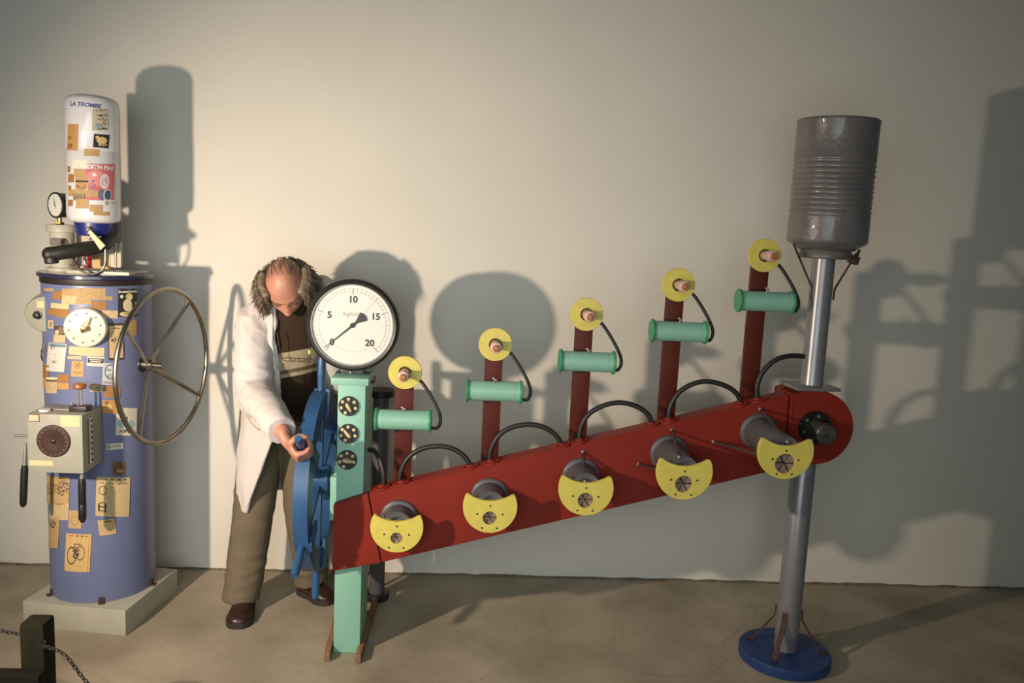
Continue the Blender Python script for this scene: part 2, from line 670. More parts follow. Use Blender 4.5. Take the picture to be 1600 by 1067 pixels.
build(b, 'maker_lettering', INKF, dial, smooth=False)
build(tick(0.068, 0.142, 48.5, 0.0012, INKR, 't'), 'red_limit_line', INKR, dial, smooth=False)
b = MB()
nd = 220.5
a = math.radians(nd)
dv = Vector((math.cos(a), 0, math.sin(a)))
tv = Vector((-math.sin(a), 0, math.cos(a)))
O = Vector((GC.x, FY - 0.004, GC.z))
b.prism([O + dv * q + tv * t for q, t in ((0.135, 0.0006), (0.0, 0.0032), (-0.022, 0.005), (-0.052, 0.019), (-0.058, 0.011), (-0.060, 0.0), (-0.058, -0.011), (-0.052, -0.019), (-0.022, -0.005), (0.0, -0.0032), (0.135, -0.0006))], (0, -0.0012, 0))
needle = build(b, 'needle', INK, gauge, smooth=False)
b = MB()
b.lathe([(0.0085, 0), (0.0085, 0.006), (0.006, 0.008), (0, 0.008)], (GC.x, FY, GC.z), (0, -1, 0), 24)
build(b, 'needle_hub', INK, needle)
b = MB()
b.box((GC.x, GC.y + 0.045, GC.z - 0.182), (0.085, 0.06, 0.028), 0.006)
b.box((GC.x, GC.y + 0.045, GC.z - 0.196 + 0.006), (0.13, 0.055, 0.012), 0.003)
b.cyl((GC.x, GC.y + 0.045, 1.072), (GC.x, GC.y + 0.045, GC.z - 0.165), 0.016)
build(b, 'mounting_foot', IRON, gauge)
b = MB()
b.cyl((GC.x - 0.006, GC.y + 0.012, GC.z - 0.178), (GC.x - 0.006, GC.y + 0.004, GC.z - 0.178), 0.004, seg=12)
build(b, 'screw', STEEL, gauge)

# pump cylinder behind the post
PC = PF(588, 934)
pump = thing('pump_cylinder', PC, 'dark grey upright pump cylinder with black end flanges behind mint post', 'cylinder')
b = MB()
b.cyl(PC + Vector((0, 0, 0.02)), PC + Vector((0, 0, 0.93)), 0.034, seg=32)
build(b, 'barrel', GREYP, pump)
for z in (0.0, 0.905):
    b = MB()
    b.cyl(PC + Vector((0, 0, z)), PC + Vector((0, 0, z + 0.03)), 0.055, seg=40, bev=0.003)
    build(b, 'flange', BLACK, pump)
b = MB()
b.cyl(PC + Vector((-0.06, 0.012, 0.0)), PC + Vector((-0.06, 0.012, 0.92)), 0.009, seg=12)
build(b, 'lit_wall_strip', mat('lit_wall_tone', (0.5, 0.47, 0.4), 0.5), pump)  # added pale bar, coloured to imitate the lit wall seen beside the barrel

# ================================================================== ship wheel
WX, WY, WZ = -0.552, -0.60, 0.645
wheel = thing('ship_wheel', (WX, WY, WZ - 0.45), 'blue painted wooden ship wheel with six handles beside mint post', 'wheel')


def wp(r, deg, dx=0.0):
    a = math.radians(deg)      # 0 deg = towards the room, 90 = up
    return Vector((WX + dx, WY - r * math.cos(a), WZ + r * math.sin(a)))


RO, RI, TH = 0.345, 0.262, 0.05
WOFF = 4.0
for k in range(6):
    b = MB()
    d0 = WOFF + 30 + 60 * k
    n = 10
    prof = ((RI, -TH / 2), (RI, TH / 2), (RO, TH / 2), (RO, -TH / 2))
    grow = 0.004 if k % 2 else 0.0
    rg = []
    for i in range(n + 1):
        dg_ = d0 + 0.5 + 59.0 * i / n
        rg.append([wp(r + (grow if r > 0.3 else 0), dg_, dx) for r, dx in prof])
    b.rings(rg)
    build(b, 'rim_segment', BLUEW, wheel, angle=25)
b = MB()
for k in range(6):
    d0 = WOFF + 30 + 60 * k
    b = MB()
    b.bar(wp(0.05, d0), wp(RI + 0.004, d0), 0.03, 0.03, 0.003, up=(1, 0, 0))
    build(b, 'spoke', BLUEW, wheel)
    b = MB()
    rg = []
    b.bar(wp(RI - 0.03, d0, TH / 2 + 0.006), wp(RO + 0.005, d0, TH / 2 + 0.006), 0.012, 0.04, 0.002, up=(1, 0, 0))
    build(b, 'joint_plate', BLUEW, wheel)
    b = MB()
    for i in range(9):
        t = i / 8
        pass
    rad = [0.0125, 0.013, 0.014, 0.015, 0.0155, 0.015, 0.0145, 0.012]
    pts = [wp(RO - 0.005 + (0.478 - RO) * i / 7, d0) for i in range(8)]
    b.tube(pts, 0.013, 14, radii=rad)
    build(b, 'handle', BLUEW, wheel)
b = MB()
b.cyl((WX - 0.04, WY, WZ), (WX + 0.045, WY, WZ), 0.055, seg=32, bev=0.004)
build(b, 'hub', BLUEW, wheel)
b = MB()
b.cyl((WX + 0.04, WY, WZ), (XL - 0.001, WY, WZ), 0.015, seg=20)
build(b, 'axle', STEEL, wheel)

# ================================================================== red beam
BY0, BY1 = -0.768, -0.678


def ztop(X):
    return 0.648 + 0.2755 * (X + 0.342)


def zbot(X):
    return 0.392 + 0.2755 * (X + 0.284) - 0.008


beam = thing('sloping_beam', (0.4, -0.735, 0.6), 'long oxide red box beam sloping up from mint post to grey pipe', 'beam')
b = MB()
x0t, x0b, x1 = -0.338, -0.284, 1.20
b.prism([(x0t, BY0, ztop(x0t)), (x1, BY0, ztop(x1)), (x1, BY0, zbot(x1)), (x0b, BY0, zbot(x0b))], (0, BY1 - BY0, 0))
bmesh.ops.recalc_face_normals(b.bm, faces=b.bm.faces)
bmesh.ops.bevel(b.bm, geom=list(b.bm.edges), offset=0.003, segments=2, affect='EDGES')
build(b, 'beam_body', RED, beam)
b = MB()
xl = -0.466
gap = 0.004
b.prism([(xl, BY0, 0.602), (x0t - gap, BY0, ztop(x0t) - 0.002), (x0b - gap, BY0, zbot(x0b) - 0.002), (xl, BY0, 0.345)], (0, 0.034, 0))
bmesh.ops.recalc_face_normals(b.bm, faces=b.bm.faces)
bmesh.ops.bevel(b.bm, geom=list(b.bm.edges), offset=0.002, segments=2, affect='EDGES')
build(b, 'end_plate', RED, beam)
# thin lip along the top
b = MB()
b.bar((x0t + 0.01, BY0 + 0.02, ztop(x0t + 0.01) - 0.0115), (x1 - 0.02, BY0 + 0.02, ztop(x1 - 0.02) - 0.012), 0.026, 0.016, 0.002, up=(0, 0, 1))
build(b, 'top_batten', RED, beam)
# rounded head the pipe passes through
HC = P(1276, 669, -0.776)
HR = 0.139
b = MB()
out = [Vector((1.205, -0.776, ztop(1.205) + 0.003)), Vector((1.25, -0.776, HC.z + HR - 0.002)), Vector((HC.x, -0.776, HC.z + HR))]
for i in range(1, 28):
    a = math.pi / 2 - math.radians(200) * i / 27
    out.append(HC + Vector((HR * math.cos(a), 0, HR * math.sin(a))))
out.append(Vector((1.205, -0.776, zbot(1.205))))
b.prism(out, (0, 0.171, 0))
bmesh.ops.recalc_face_normals(b.bm, faces=b.bm.faces)
build(b, 'rounded_head', RED, beam, angle=30)
b = MB()
b.bar((1.209, -0.7765, zbot(1.205) + 0.10), (1.209, -0.7765, ztop(1.205) - 0.004), 0.010, 0.004, 0.0015)
build(b, 'corner_strip', RED, beam)
# bearing and shaft
BCc = P(1273, 668, -0.776)
b = MB()
b.lathe([(0.030, 0.001), (0.048, 0.003), (0.052, 0.012), (0.060, 0.014), (0.063, 0.008), (0.064, -0.002)], BCc, (0, -1, 0), 40)
brg = build(b, 'bearing', BLACK, beam)
b = MB()
b.lathe([(0.034, 0), (0.034, 0.085), (0.038, 0.088), (0.038, 0.105), (0.034, 0.109), (0.008, 0.109), (0.006, 0.104), (0, 0.104)], BCc, (0, -1, 0), 32)
build(b, 'shaft_end', mat('oily_steel', (0.09, 0.088, 0.082), 0.45, 0.5, var=0.2), brg)
for i in range(6):
    a = math.radians(60 * i + 20)
    b = MB()
    q = BCc + Vector((0.0455 * math.cos(a), -0.003, 0.0455 * math.sin(a)))
    b.lathe([(0.007, 0), (0.007, 0.010), (0.004, 0.012), (0, 0.012)], q, (0, -1, 0), 10)
    build(b, 'bolt', GREYP, brg)
# flange seats on the beam top
for (fx, fy) in ((597, 766), (628, 757), (735, 733), (768, 724), (879, 699), (906, 691), (1018, 663), (1045, 656), (1156, 629), (1184, 621)):
    X = P(fx, fy, -0.735).x
    nrm = Vector((-0.2755, 0, 1)).normalized()
    o = Vector((X, -0.735, ztop(X) - 0.001))
    b = MB()
    b.lathe([(0.034, 0), (0.034, 0.006), (0.032, 0.008), (0.017, 0.008), (0.016, 0.014), (0.0, 0.014)], o, nrm, 28)
    fl = build(b, 'hose_flange', RED, beam)
    for s in (-1, 1):
        b = MB()
        b.cyl(o + Vector((0.0235 * s, -0.012, 0.0065 * s)) + nrm * 0.007, o + Vector((0.0235 * s, -0.012, 0.0065 * s)) + nrm * 0.012, 0.004, seg=8)
        build(b, 'flange_bolt', RED, fl)

# hoses
HOSES = [
    ([(577, 703, -0.66), (584, 704, -0.68), (593, 716, -0.715), (599, 738, -0.735), (600, 764, -0.735)], 'short black hose from mint post side into red beam'),
    ([(625, 757), (626, 738), (638, 715), (660, 701), (688, 697), (712, 703), (729, 717), (737, 733)], 'black hose arch between first and second lamp uprights from pressure gauge'),
    ([(765, 724), (767, 703), (779, 681), (799, 668), (828, 663), (853, 669), (870, 682), (879, 699)], 'black hose arch between second and third lamp uprights from pressure gauge'),
    ([(905, 691), (908, 667), (921, 646), (945, 633), (970, 629), (995, 635), (1012, 647), (1019, 663)], 'black hose arch between third and fourth lamp uprights from pressure gauge'),
    ([(1045, 656), (1048, 634), (1062, 612), (1085, 599), (1108, 596), (1134, 603), (1151, 615), (1158, 630)], 'black hose arch between fourth and fifth lamp uprights from pressure gauge'),
    ([(1183, 621), (1184, 598), (1195, 577), (1213, 562), (1234, 556, -0.725), (1258, 557, -0.70)], 'black hose curving from red beam into side of grey pipe'),
]
for pts, lab in HOSES:
    q = catmull([P(p[0], p[1], p[2] if len(p) > 2 else -0.735) for p in pts], 6)
    b = MB()
    b.tube(q, 0.0095, 12)
    build(b, 'hose', RUBBER, origin=q[0], label=lab, cat='hose', group='hoses on the red beam')

# lamp uprights
ORD = ['first', 'second', 'third', 'fourth', 'fifth']
DISC = [(633, 582), (774, 538), (916.5, 491), (1060, 445), (1194.5, 399)]
SPOOL = [(630, 656), (772, 611), (917, 565), (1060, 518), (1195, 471)]
for k in range(5):
    dc = P(*DISC[k], -0.694)
    sc = P(*SPOOL[k], -0.718)
    X = dc.x - 0.002
    zb = ztop(X) - 0.06
    up = thing('lamp_upright', (X, -0.662, zb), f'dark red board with yellow lamp disc and mint spool, {ORD[k]} from the pressure gauge', 'lamp upright', 'lamp uprights on the red beam')
    b = MB()
    b.box((X, -0.660, (zb + dc.z + 0.02) / 2), (0.066, 0.022, dc.z + 0.02 - zb), 0.0015)
    build(b, 'board', REDB, up)
    # yellow disc with hole
    b = MB()
    b.lathe([(0.024, -0.004), (0.024, 0.006), (0.061, 0.006), (0.062, 0.004), (0.062, -0.004), (0.024, -0.004)], dc, (0, -1, 0), 56, cap=False)
    yd = build(b, 'lamp_disc', YELLOW, up)
    b = MB()
    b.lathe([(0.0238, -0.023), (0.0238, 0.0), (0.022, 0.003), (0.021, -0.008), (0, -0.008)], dc, (0, -1, 0), 32)
    build(b, 'socket_ring', OLIVE, up)
    b = MB()
    b.lathe([(0.0165, -0.008), (0.0165, 0.050), (0.0195, 0.052), (0.021, 0.060), (0.021, 0.083), (0.0185, 0.092), (0.013, 0.095), (0.0, 0.095)], dc, (0, -1, 0), 32)
    bulb = build(b, 'ceramic_bulb', PINKC, up)
    b = MB()
    b.lathe([(0.0125, 0.094), (0.0125, 0.103), (0.010, 0.109), (0.0, 0.111)], dc, (0, -1, 0), 24)
    build(b, 'copper_tip', TIP, bulb)
    b = MB()
    b.cyl(dc + Vector((0.019, -0.058, 0.004)), dc + Vector((0.026, -0.058, 0.004)), 0.005, seg=10)
    build(b, 'terminal_screw', STEEL, bulb)
    # spool
    hl = 0.094
    b = MB()
    b.cyl(sc - Vector((hl, 0, 0)), sc + Vector((hl, 0, 0)), 0.037, seg=40)
    b.cyl(sc + Vector((hl - 0.022, 0, 0)), sc + Vector((hl - 0.018, 0, 0)), 0.0376, seg=40)
    b.cyl(sc - Vector((hl - 0.016, 0, 0)), sc - Vector((hl - 0.02, 0, 0)), 0.0376, seg=40)
    sp = build(b, 'spool', MINT, up)
    for s in (-1, 1):
        b = MB()
        b.lathe([(0.042, 0), (0.0435, 0.002), (0.0435, 0.009), (0.0415, 0.011), (0, 0.011)], sc + Vector((s * (hl - 0.001), 0, 0)), (s, 0, 0), 40)
        build(b, 'end_flange', GREEN, sp)
    b = MB()
    b.cyl(sc + Vector((0.0, -0.012, 0.033)), sc + Vector((0.0, -0.014, 0.046)), 0.0035, seg=10)
    b.box(sc + Vector((0, -0.014, 0.047)), (0.02, 0.005, 0.006), 0.001, Matrix.Rotation(0.5, 3, 'Y'))
    build(b, 'wing_nut', STEEL, sp)
    # cable
    q = catmull([dc + Vector((0.044, 0.012, -0.022)), dc + Vector((0.066, 0.006, -0.040)), dc + Vector((0.101, -0.004, -0.089)), dc + Vector((0.131, -0.014, -0.143)), dc + Vector((0.137, -0.022, -0.176)), dc + Vector((0.127, -0.024, -0.199)), Vector((sc.x + 0.104, sc.y, sc.z - 0.027))], 8)
    b = MB()
    b.tube(q, 0.0062, 10)
    build(b, 'cable', RUBBER, up)

# crescent nozzles
CRES = [(620, 824, -0.865, 41.5, 0.227), (766, 792, -0.888, 42.5, 0.258), (916, 764, -0.918, 43, 0.285), (1070, 738, -1.005, 44, 0.31), (1228.5, 706, -1.045, 43.5, 0.362)]
RODS = {2: [((911, 706), (914, 752))], 3: [((1050, 672), (1061, 714)), ((998, 725), (1028, 736))], 4: [((1188, 639), (1230, 690)), ((1115, 690), (1186, 711))]}
for k, (cx, cy, Y, rpx, hr) in enumerate(CRES):
    c = P(cx, cy, Y)
    R = (P(cx + rpx, cy, Y) - c).length
    nz_ = thing('crescent_nozzle', (c.x, BY0, c.z), f'yellow crescent plate on grey spout fixed to red beam, {ORD[k]} from the mint post', 'nozzle', 'crescent nozzles on the red beam')
    L = BY0 - Y
    b = MB()
    b.lathe([(0.070, 0), (0.070, 0.010), (0.066, 0.014), (0.058, 0.016), (0.054, L * 0.5), (0.052, L - 0.0165), (0.034, L - 0.0165), (0.034, L - 0.03), (0, L - 0.03)], (c.x, BY0, c.z), (0, -1, 0), 48)
    build(b, 'spout', GREYP, nz_)
    hc = Vector((0, -0.43))
    R2, dcut = 1.46, 1.68
    outline = []
    n = 120
    for i in range(n):
        a = 2 * math.pi * i / n
        d = Vector((math.cos(a), math.sin(a)))
        # distance from hole centre to unit circle
        bq = hc.dot(d)
        t = -bq + math.sqrt(max(0, bq * bq - hc.dot(hc) + 1))
        e = hc - Vector((0, dcut))
        b2 = e.dot(d)
        disc_ = b2 * b2 - e.dot(e) + R2 * R2
        if disc_ > 0:
            t2 = -b2 - math.sqrt(disc_)
            if t2 > 0:
                t = min(t, t2)
        outline.append(hc + d * t)
    b = MB()
    fr, bk, hf, hb, fo = [], [], [], [], []
    th = 0.016
    for i in range(n):
        a = 2 * math.pi * i / n
        p = outline[i]
        pin = hc + (p - hc) * (1 - 0.012 / max(0.05, (p - hc).length))
        h = hc + Vector((math.cos(a), math.sin(a))) * hr
        mk = lambda q, y: b.bm.verts.new((c.x + q.x * R, Y + y, c.z + q.y * R))
        fr.append(mk(pin, 0)); fo.append(mk(p, 0.0015)); bk.append(mk(p, th)); hf.append(mk(h, 0)); hb.append(mk(h, th))
    for i in range(n):
        j = (i + 1) % n
        for A, B in ((hf, fr), (fr, fo), (fo, bk), (bk, hb), (hb, hf)):
            b.bm.faces.new((A[i], A[j], B[j], B[i]))
    plate = build(b, 'crescent_plate', YELLOW, nz_, angle=30)
    for i in range(5):
        a = math.radians(90 + 72 * i)
        rr = 0.47 + 0.02 * (i in (1, 4))
        q = Vector((c.x + (hc.x + rr * math.cos(a)) * R, Y - 0.0004, c.z + (hc.y + rr * math.sin(a)) * R))
        b = MB()
        b.lathe([(0.0036, -0.004), (0.0036, 0.0006), (0.0015, 0.0002), (0, 0.0002)], q, (0, -1, 0), 12)
        build(b, 'screw_hole', INK, plate)
    # slit rubber membrane: six petals around a dark centre
    ho = Vector((c.x, Y + 0.010, c.z - 0.43 * R))
    b = MB()
    b.lathe([(hr * R * 1.03, 0.0), (hr * R * 1.03, 0.0012), (0, 0.0012)], ho + Vector((0, 0.0058, 0)), (0, -1, 0), 24)
    build(b, 'spout_throat', PITCHB, nz_)
    for i in range(6):
        a0 = math.radians(60 * i + 4)
        a1 = math.radians(60 * i + 57)
        am = (a0 + a1) / 2
        rr = hr * R * 1.02
        tip = hr * R * (0.06 + 0.05 * ((i * 7 + k * 3) % 3))
        pts = [ho + Vector((rr * math.cos(a0 + (a1 - a0) * j / 4), 0, rr * math.sin(a0 + (a1 - a0) * j / 4))) for j in range(5)] + [ho + Vector((tip * math.cos(am), 0.0015, tip * math.sin(am)))]
        b = MB()
        b.prism(pts, (0, 0.0015, 0))
        build(b, 'rubber_petal', PETAL, nz_, smooth=False)
    for (p0, p1) in RODS.get(k, []):
        A = P(*p0, BY0 - 0.004)
        B = P(*p1, Y + th)
        b = MB()
        b.cyl(A, B, 0.0048, seg=10)
        rod = build(b, 'stay_rod', mat('brown_rod', (0.075, 0.05, 0.045), 0.45, 0.3), nz_)
        b = MB()
        b.ball(A, 0.0075, seg=10)
        b.ball(B, 0.0065, seg=10)
        build(b, 'rod_end', STEEL, rod)

# ================================================================== pipe stand and tank
BC = PF(1225, 1026, 0.0)
BC.y = -0.70
BC.x = 1.308
stand = thing('pipe_stand', BC, 'tall silver grey pipe standing on round blue base with rusty braces', 'pipe stand')
b = MB()
b.lathe([(0.169, 0), (0.175, 0.005), (0.175, 0.037), (0.171, 0.042), (0, 0.042)], BC + Vector((-0.006, -0.008, 0)), (0, 0, 1), 72)
build(b, 'base_disc', BLUED, stand)
b = MB()
ZP = 1.585
b.lathe([(0.0455, 0.042), (0.0455, 0.80), (0.041, 0.81), (0.041, ZP)], BC, (0, 0, 1), 40)
pipe = build(b, 'pipe', PIPEG, stand)
b = MB()
zc = HC.z + HR
b.box((BC.x - 0.012, -0.71, zc + 0.008), (0.17, 0.155, 0.012), 0.002, Matrix.Rotation(0.10, 3, 'Z'))
build(b, 'collar_plate', PIPEG, stand)
for k, a in enumerate((152, 231, 342)):
    a = math.radians(a)
    d = Vector((math.cos(a), math.sin(a), 0))
    t = Vector((-d.y, d.x, 0))
    b = MB()
    pts = [BC + d * 0.046 + Vector((0, 0, 0.205)), BC + d * 0.048 + Vector((0, 0, 0.165)), BC + d * 0.125 + Vector((0, 0, 0.046)), BC + d * 0.150 + Vector((0, 0, 0.045))]
    rg = []
    for p in pts:
        rg.append([p + t * 0.010 + d * 0.002, p + t * 0.010 + d * 0.006 + Vector((0, 0, 0.002)), p - t * 0.010 + d * 0.006 + Vector((0, 0, 0.002)), p - t * 0.010 + d * 0.002])
    b.rings(rg)
    build(b, 'base_brace', RUST, stand, angle=20)

TB = 1.585
tank = thing('ribbed_tank', (1.312, -0.70, TB), 'glossy dark grey ribbed metal drum on top of tall pipe', 'tank')
prof = [(0.0, 0.0), (0.098, 0.0), (0.103, 0.004), (0.103, 0.020), (0.098, 0.024), (0.096, 0.026), (0.115, 0.040), (0.134, 0.050), (0.1405, 0.056), (0.1425, 0.064), (0.1425, 0.145)]
z = 0.15
for i in range(11):
    prof += [(0.1425, z), (0.1395, z + 0.006), (0.1425, z + 0.012), (0.1440, z + 0.017)]
    z += 0.0185
prof += [(0.1425, z + 0.002), (0.1425, 0.478), (0.1440, 0.482), (0.1440, 0.490), (0.141, 0.494), (0.138, 0.488), (0.0, 0.486)]
b = MB()
b.lathe(prof[5:], (1.312, -0.70, TB), (0.0, 0, 1), 96)
build(b, 'tank_shell', TANKG, tank, angle=60)
b = MB()
b.lathe([(0.0, -0.004), (0.088, -0.004), (0.092, 0.0), (0.092, 0.018), (0.088, 0.026), (0, 0.026)], (1.312, -0.70, TB), (0, 0, 1), 56)
build(b, 'bottom_flange', mat('flange_grey', (0.13, 0.12, 0.105), 0.4, var=0.15), tank)
tc_ = Vector((1.312, -0.70, TB))
for s, zt, rt in ((-1, 0.044, 0.128), (1, 0.022, 0.112)):
    b = MB()
    q = [tc_ + Vector((s * 0.041, -0.012, -0.155)), tc_ + Vector((s * 0.043, -0.012, -0.115)), tc_ + Vector((s * rt, -0.012, zt))]
    b.tube(q, 0.0042, 8)
    build(b, 'stay_rod', RUST, tank)
b = MB()
b.box(tc_ + Vector((0.100, -0.02, -0.004)), (0.032, 0.03, 0.030), 0.003, Matrix.Rotation(0.3, 3, 'Y'))
b.cyl(tc_ + Vector((0.108, -0.02, 0.0)), tc_ + Vector((0.118, -0.02, 0.034)), 0.005, seg=10)
build(b, 'clamp', RUST, tank)

# ================================================================== left machine
DC = Vector((-1.462, -0.385, 0.105))
DR = 0.1965
ang = math.radians(-8.8)
b = MB()
pc = Vector((-1.456, -0.405, 0.0))
b.box(pc + Vector((0, 0, 0.052)), (0.424, 0.40, 0.104), 0.003, Matrix.Rotation(ang, 3, 'Z'))
build(b, 'plinth', mat('pale_plinth_paint', (0.40, 0.385, 0.31), 0.6, var=0.06, bump=0.05, bscale=20), origin=pc, label='low pale grey square plinth under the blue drum', cat='plinth')

drum = thing('blue_drum', DC, 'tall lavender blue drum covered in paper clippings standing on pale plinth', 'drum')
ZT = 1.352
b = MB()
b.lathe([(DR, 0), (DR, ZT - 0.105)], DC, (0, 0, 1), 96)
build(b, 'drum_shell', DRUM, drum)
b = MB()
b.lathe([(DR + 0.003, ZT - 0.106), (DR + 0.004, ZT - 0.104), (DR + 0.004, ZT - 0.085), (DR, ZT - 0.083)], DC, (0, 0, 1), 96)
build(b, 'rim_band', mat('brown_black_rubber', (0.02, 0.012, 0.012), 0.5), drum)
b = MB()
b.lathe([(0.205, ZT - 0.084), (0.211, ZT - 0.081), (0.211, ZT - 0.070), (0.207, ZT - 0.066), (0, ZT - 0.066)], DC, (0, 0, 1), 96)
build(b, 'lid', mat('navy_lid_enamel', (0.025, 0.025, 0.06), 0.2, var=0.1, coat=0.4), drum)
ZL = ZT + 0.105 - 0.105 - 0.066 + 0.105
ZL = DC.z + ZT - 0.066
# shell profile above is measured from the plinth top
for a in (-70, -140, -5):
    q = DC + Vector((DR * math.cos(math.radians(a)), DR * math.sin(math.radians(a)), 0))
    n_ = Vector((math.cos(math.radians(a)), math.sin(math.radians(a)), 0))
    b = MB()
    R_ = Matrix.Rotation(math.radians(a), 3, 'Z')
    b.box(q + n_ * 0.003 + Vector((0, 0, 0.011)), (0.004, 0.022, 0.022), 0.0005, R_)
    b.box(q + n_ * 0.010 + Vector((0, 0, 0.002)), (0.018, 0.022, 0.004), 0.0005, R_)
    build(b, 'angle_bracket', RUST, drum)


def cyl_hit(px, py, c, r):
    d = ray(px, py)
    o = CAM
    ox, oy = o.x - c.x, o.y - c.y
    A = d.x ** 2 + d.y ** 2
    B = ox * d.x + oy * d.y
    D = B * B - A * (ox * ox + oy * oy - r * r)
    if D < 0:
        D = 0
    t = (-B - math.sqrt(D)) / A
    p = o + d * t
    return math.atan2(p.y - c.y, p.x - c.x), p.z


def wrap(c, r, th, z):
    return Vector((c.x + r * math.cos(th), c.y + r * math.sin(th), z))


LAYER = {}


def clip(parent, c, r, rect, m, rot=0.0, name='clipping', label=None, cut=None):
    x0, y0, x1, y1 = rect
    k = LAYER.get(parent.name, 0)
    LAYER[parent.name] = k + 1
    rr = r + 0.0008 + 0.00005 * k
    cx, cy = (x0 + x1) / 2, (y0 + y1) / 2
    ca, sa = math.cos(math.radians(rot)), math.sin(math.radians(rot))
    cs = []
    for (px, py) in ((x0, y1), (x1, y1), (x1, y0), (x0, y0)):
        dx, dy = px - cx, py - cy
        cs.append(cyl_hit(cx + dx * ca - dy * sa, cy + dx * sa + dy * ca, c, r))
    nu, nv = 8, 3
    bm = bmesh.new()
    uvl = bm.loops.layers.uv.new('UVMap')
    G = []
    for j in range(nv + 1):
        v = j / nv
        row = []
        for i in range(nu + 1):
            u = i / nu
            th = (cs[0][0] * (1 - u) + cs[1][0] * u) * (1 - v) + (cs[3][0] * (1 - u) + cs[2][0] * u) * v
            z = (cs[0][1] * (1 - u) + cs[1][1] * u) * (1 - v) + (cs[3][1] * (1 - u) + cs[2][1] * u) * v
            e = 0.0006 * (1 if (i in (0, nu) or j in (0, nv)) else 0) * ((i * 3 + j * 5 + k) % 3 == 0)
            row.append((bm.verts.new(wrap(c, rr + e, th, z)), (u, v)))
        G.append(row)
    for j in range(nv):
        for i in range(nu):
            q = (G[j][i], G[j][i + 1], G[j + 1][i + 1], G[j + 1][i])
            f = bm.faces.new([a[0] for a in q])
            for lp, a in zip(f.loops, q):
                lp[uvl].uv = a[1]
    mb = MB()
    mb.bm.free()
    mb.bm = bm
    return build(mb, name, m, parent, label=label, angle=60), (cs, rr)


TAN, ORA, CRM, WHT = (0.43, 0.28, 0.115), (0.33, 0.155, 0.038), (0.55, 0.42, 0.23), (0.56, 0.53, 0.47)
DK = (0.02, 0.018, 0.016)
p_tan = paper('print_tan', TAN, 5)
p_tan2 = paper('print_tan_fine', TAN, 14)
p_ora = paper('print_orange', ORA, 4, dens=0.35)
p_ora2 = paper('print_orange_plain', (0.46, 0.25, 0.08), 0)
p_crm = paper('print_cream', CRM, 3, dens=0.3)
p_crm0 = paper('print_cream_plain', (0.58, 0.45, 0.24))
p_wht = paper('print_white', WHT, 5)

# --- clippings on the drum
D_ = lambda rect, m, rot=0, lab=None: clip(drum, DC, DR, rect, m, rot, label=lab)
for r_, m_, a_ in [
    ((69, 450, 84, 455), p_tan, 2), ((83, 455, 97, 468), p_ora, 5), ((97, 451, 124, 464), p_tan, 2), ((120, 450, 165, 462), p_tan, 2),
    ((97, 462, 120, 475), p_crm, 3), ((120, 462, 176, 468), p_tan, 2), ((117, 468, 142, 475), p_tan, 2), ((142, 471, 166, 484), p_ora, 2),
    ((80, 474, 108, 482), p_crm0, 5), ((76, 482, 91, 492), p_ora, 3), ((89, 483, 107, 496), p_ora, 3), ((160, 485, 184, 497), p_crm, 2),
    ((198, 500, 213, 524), p_tan, 2), ((108, 542, 163, 555), p_crm0, 3), ((106, 556, 128, 561), p_crm, 2),
    ((67, 570, 77, 590), p_ora, 2), ((67, 590, 74, 607), p_ora2, 0), ((90, 585, 108, 597), p_ora, 2), ((90, 598, 108, 608), p_ora2, 2),
    ((163, 603, 188, 621), p_ora, 2),
]:
    D_(r_, m_, a_)
D_((76, 500, 84, 513), paper('print_oval', CRM, 0, shapes=[('blot', 0.5, 0.5, 0.3, 0.4, DK)]), 2)
D_((85, 509, 103, 535), paper('print_photo_caption', CRM, 8, shapes=[('rect', 0.5, 0.74, 0.5, 0.27, (0.07, 0.05, 0.04)), ('blot', 0.6, 0.72, 0.35, 0.2, (0.28, 0.2, 0.12)), ('ell', 0.25, 0.6, 0.18, 0.14, (0.55, 0.45, 0.28))]), 3)
D_((169, 505, 193, 562), paper('print_tall_menu', (0.56, 0.40, 0.20), 18, shapes=[('rect', 0.5, 0.86, 0.34, 0.05, (0.60, 0.45, 0.25)), ('blot', 0.5, 0.86, 0.3, 0.03, DK), ('blot', 0.35, 0.55, 0.18, 0.08, DK)], border=(0.44, (0.05, 0.03, 0.025)), dens=0.3), -1, 'tall cream card with dark scalloped border')
D_((75, 536, 103, 580), paper('print_white_doc', WHT, 0, shapes=[('rect', 0.5, 0.93, 0.46, 0.05, (0.12, 0.22, 0.26)), ('blot', 0.28, 0.84, 0.16, 0.07, DK), ('blot', 0.5, 0.35, 0.12, 0.06, DK), ('rect', 0.5, 0.6, 0.02, 0.02, DK), ('rect', 0.5, 0.47, 0.03, 0.01, DK)]), 6, 'white sheet with teal heading')
D_((136, 557, 163, 572), paper('print_black_label', WHT, 0, shapes=[('rect', 0.5, 0.58, 0.46, 0.24, DK), ('rect', 0.5, 0.68, 0.38, 0.05, WHT), ('rect', 0.5, 0.48, 0.3, 0.06, WHT)]), 3)
D_((112, 564, 131, 588), paper('print_cross', (0.50, 0.30, 0.11), 0, shapes=[('ring', 0.5, 0.86, 0.16, 0.10, DK), ('ring', 0.5, 0.62, 0.16, 0.10, DK), ('ring', 0.34, 0.74, 0.14, 0.11, DK), ('ring', 0.66, 0.74, 0.14, 0.11, DK), ('blot', 0.5, 0.25, 0.4, 0.12, (0.2, 0.12, 0.05))]), 2, 'orange card with cross emblem')
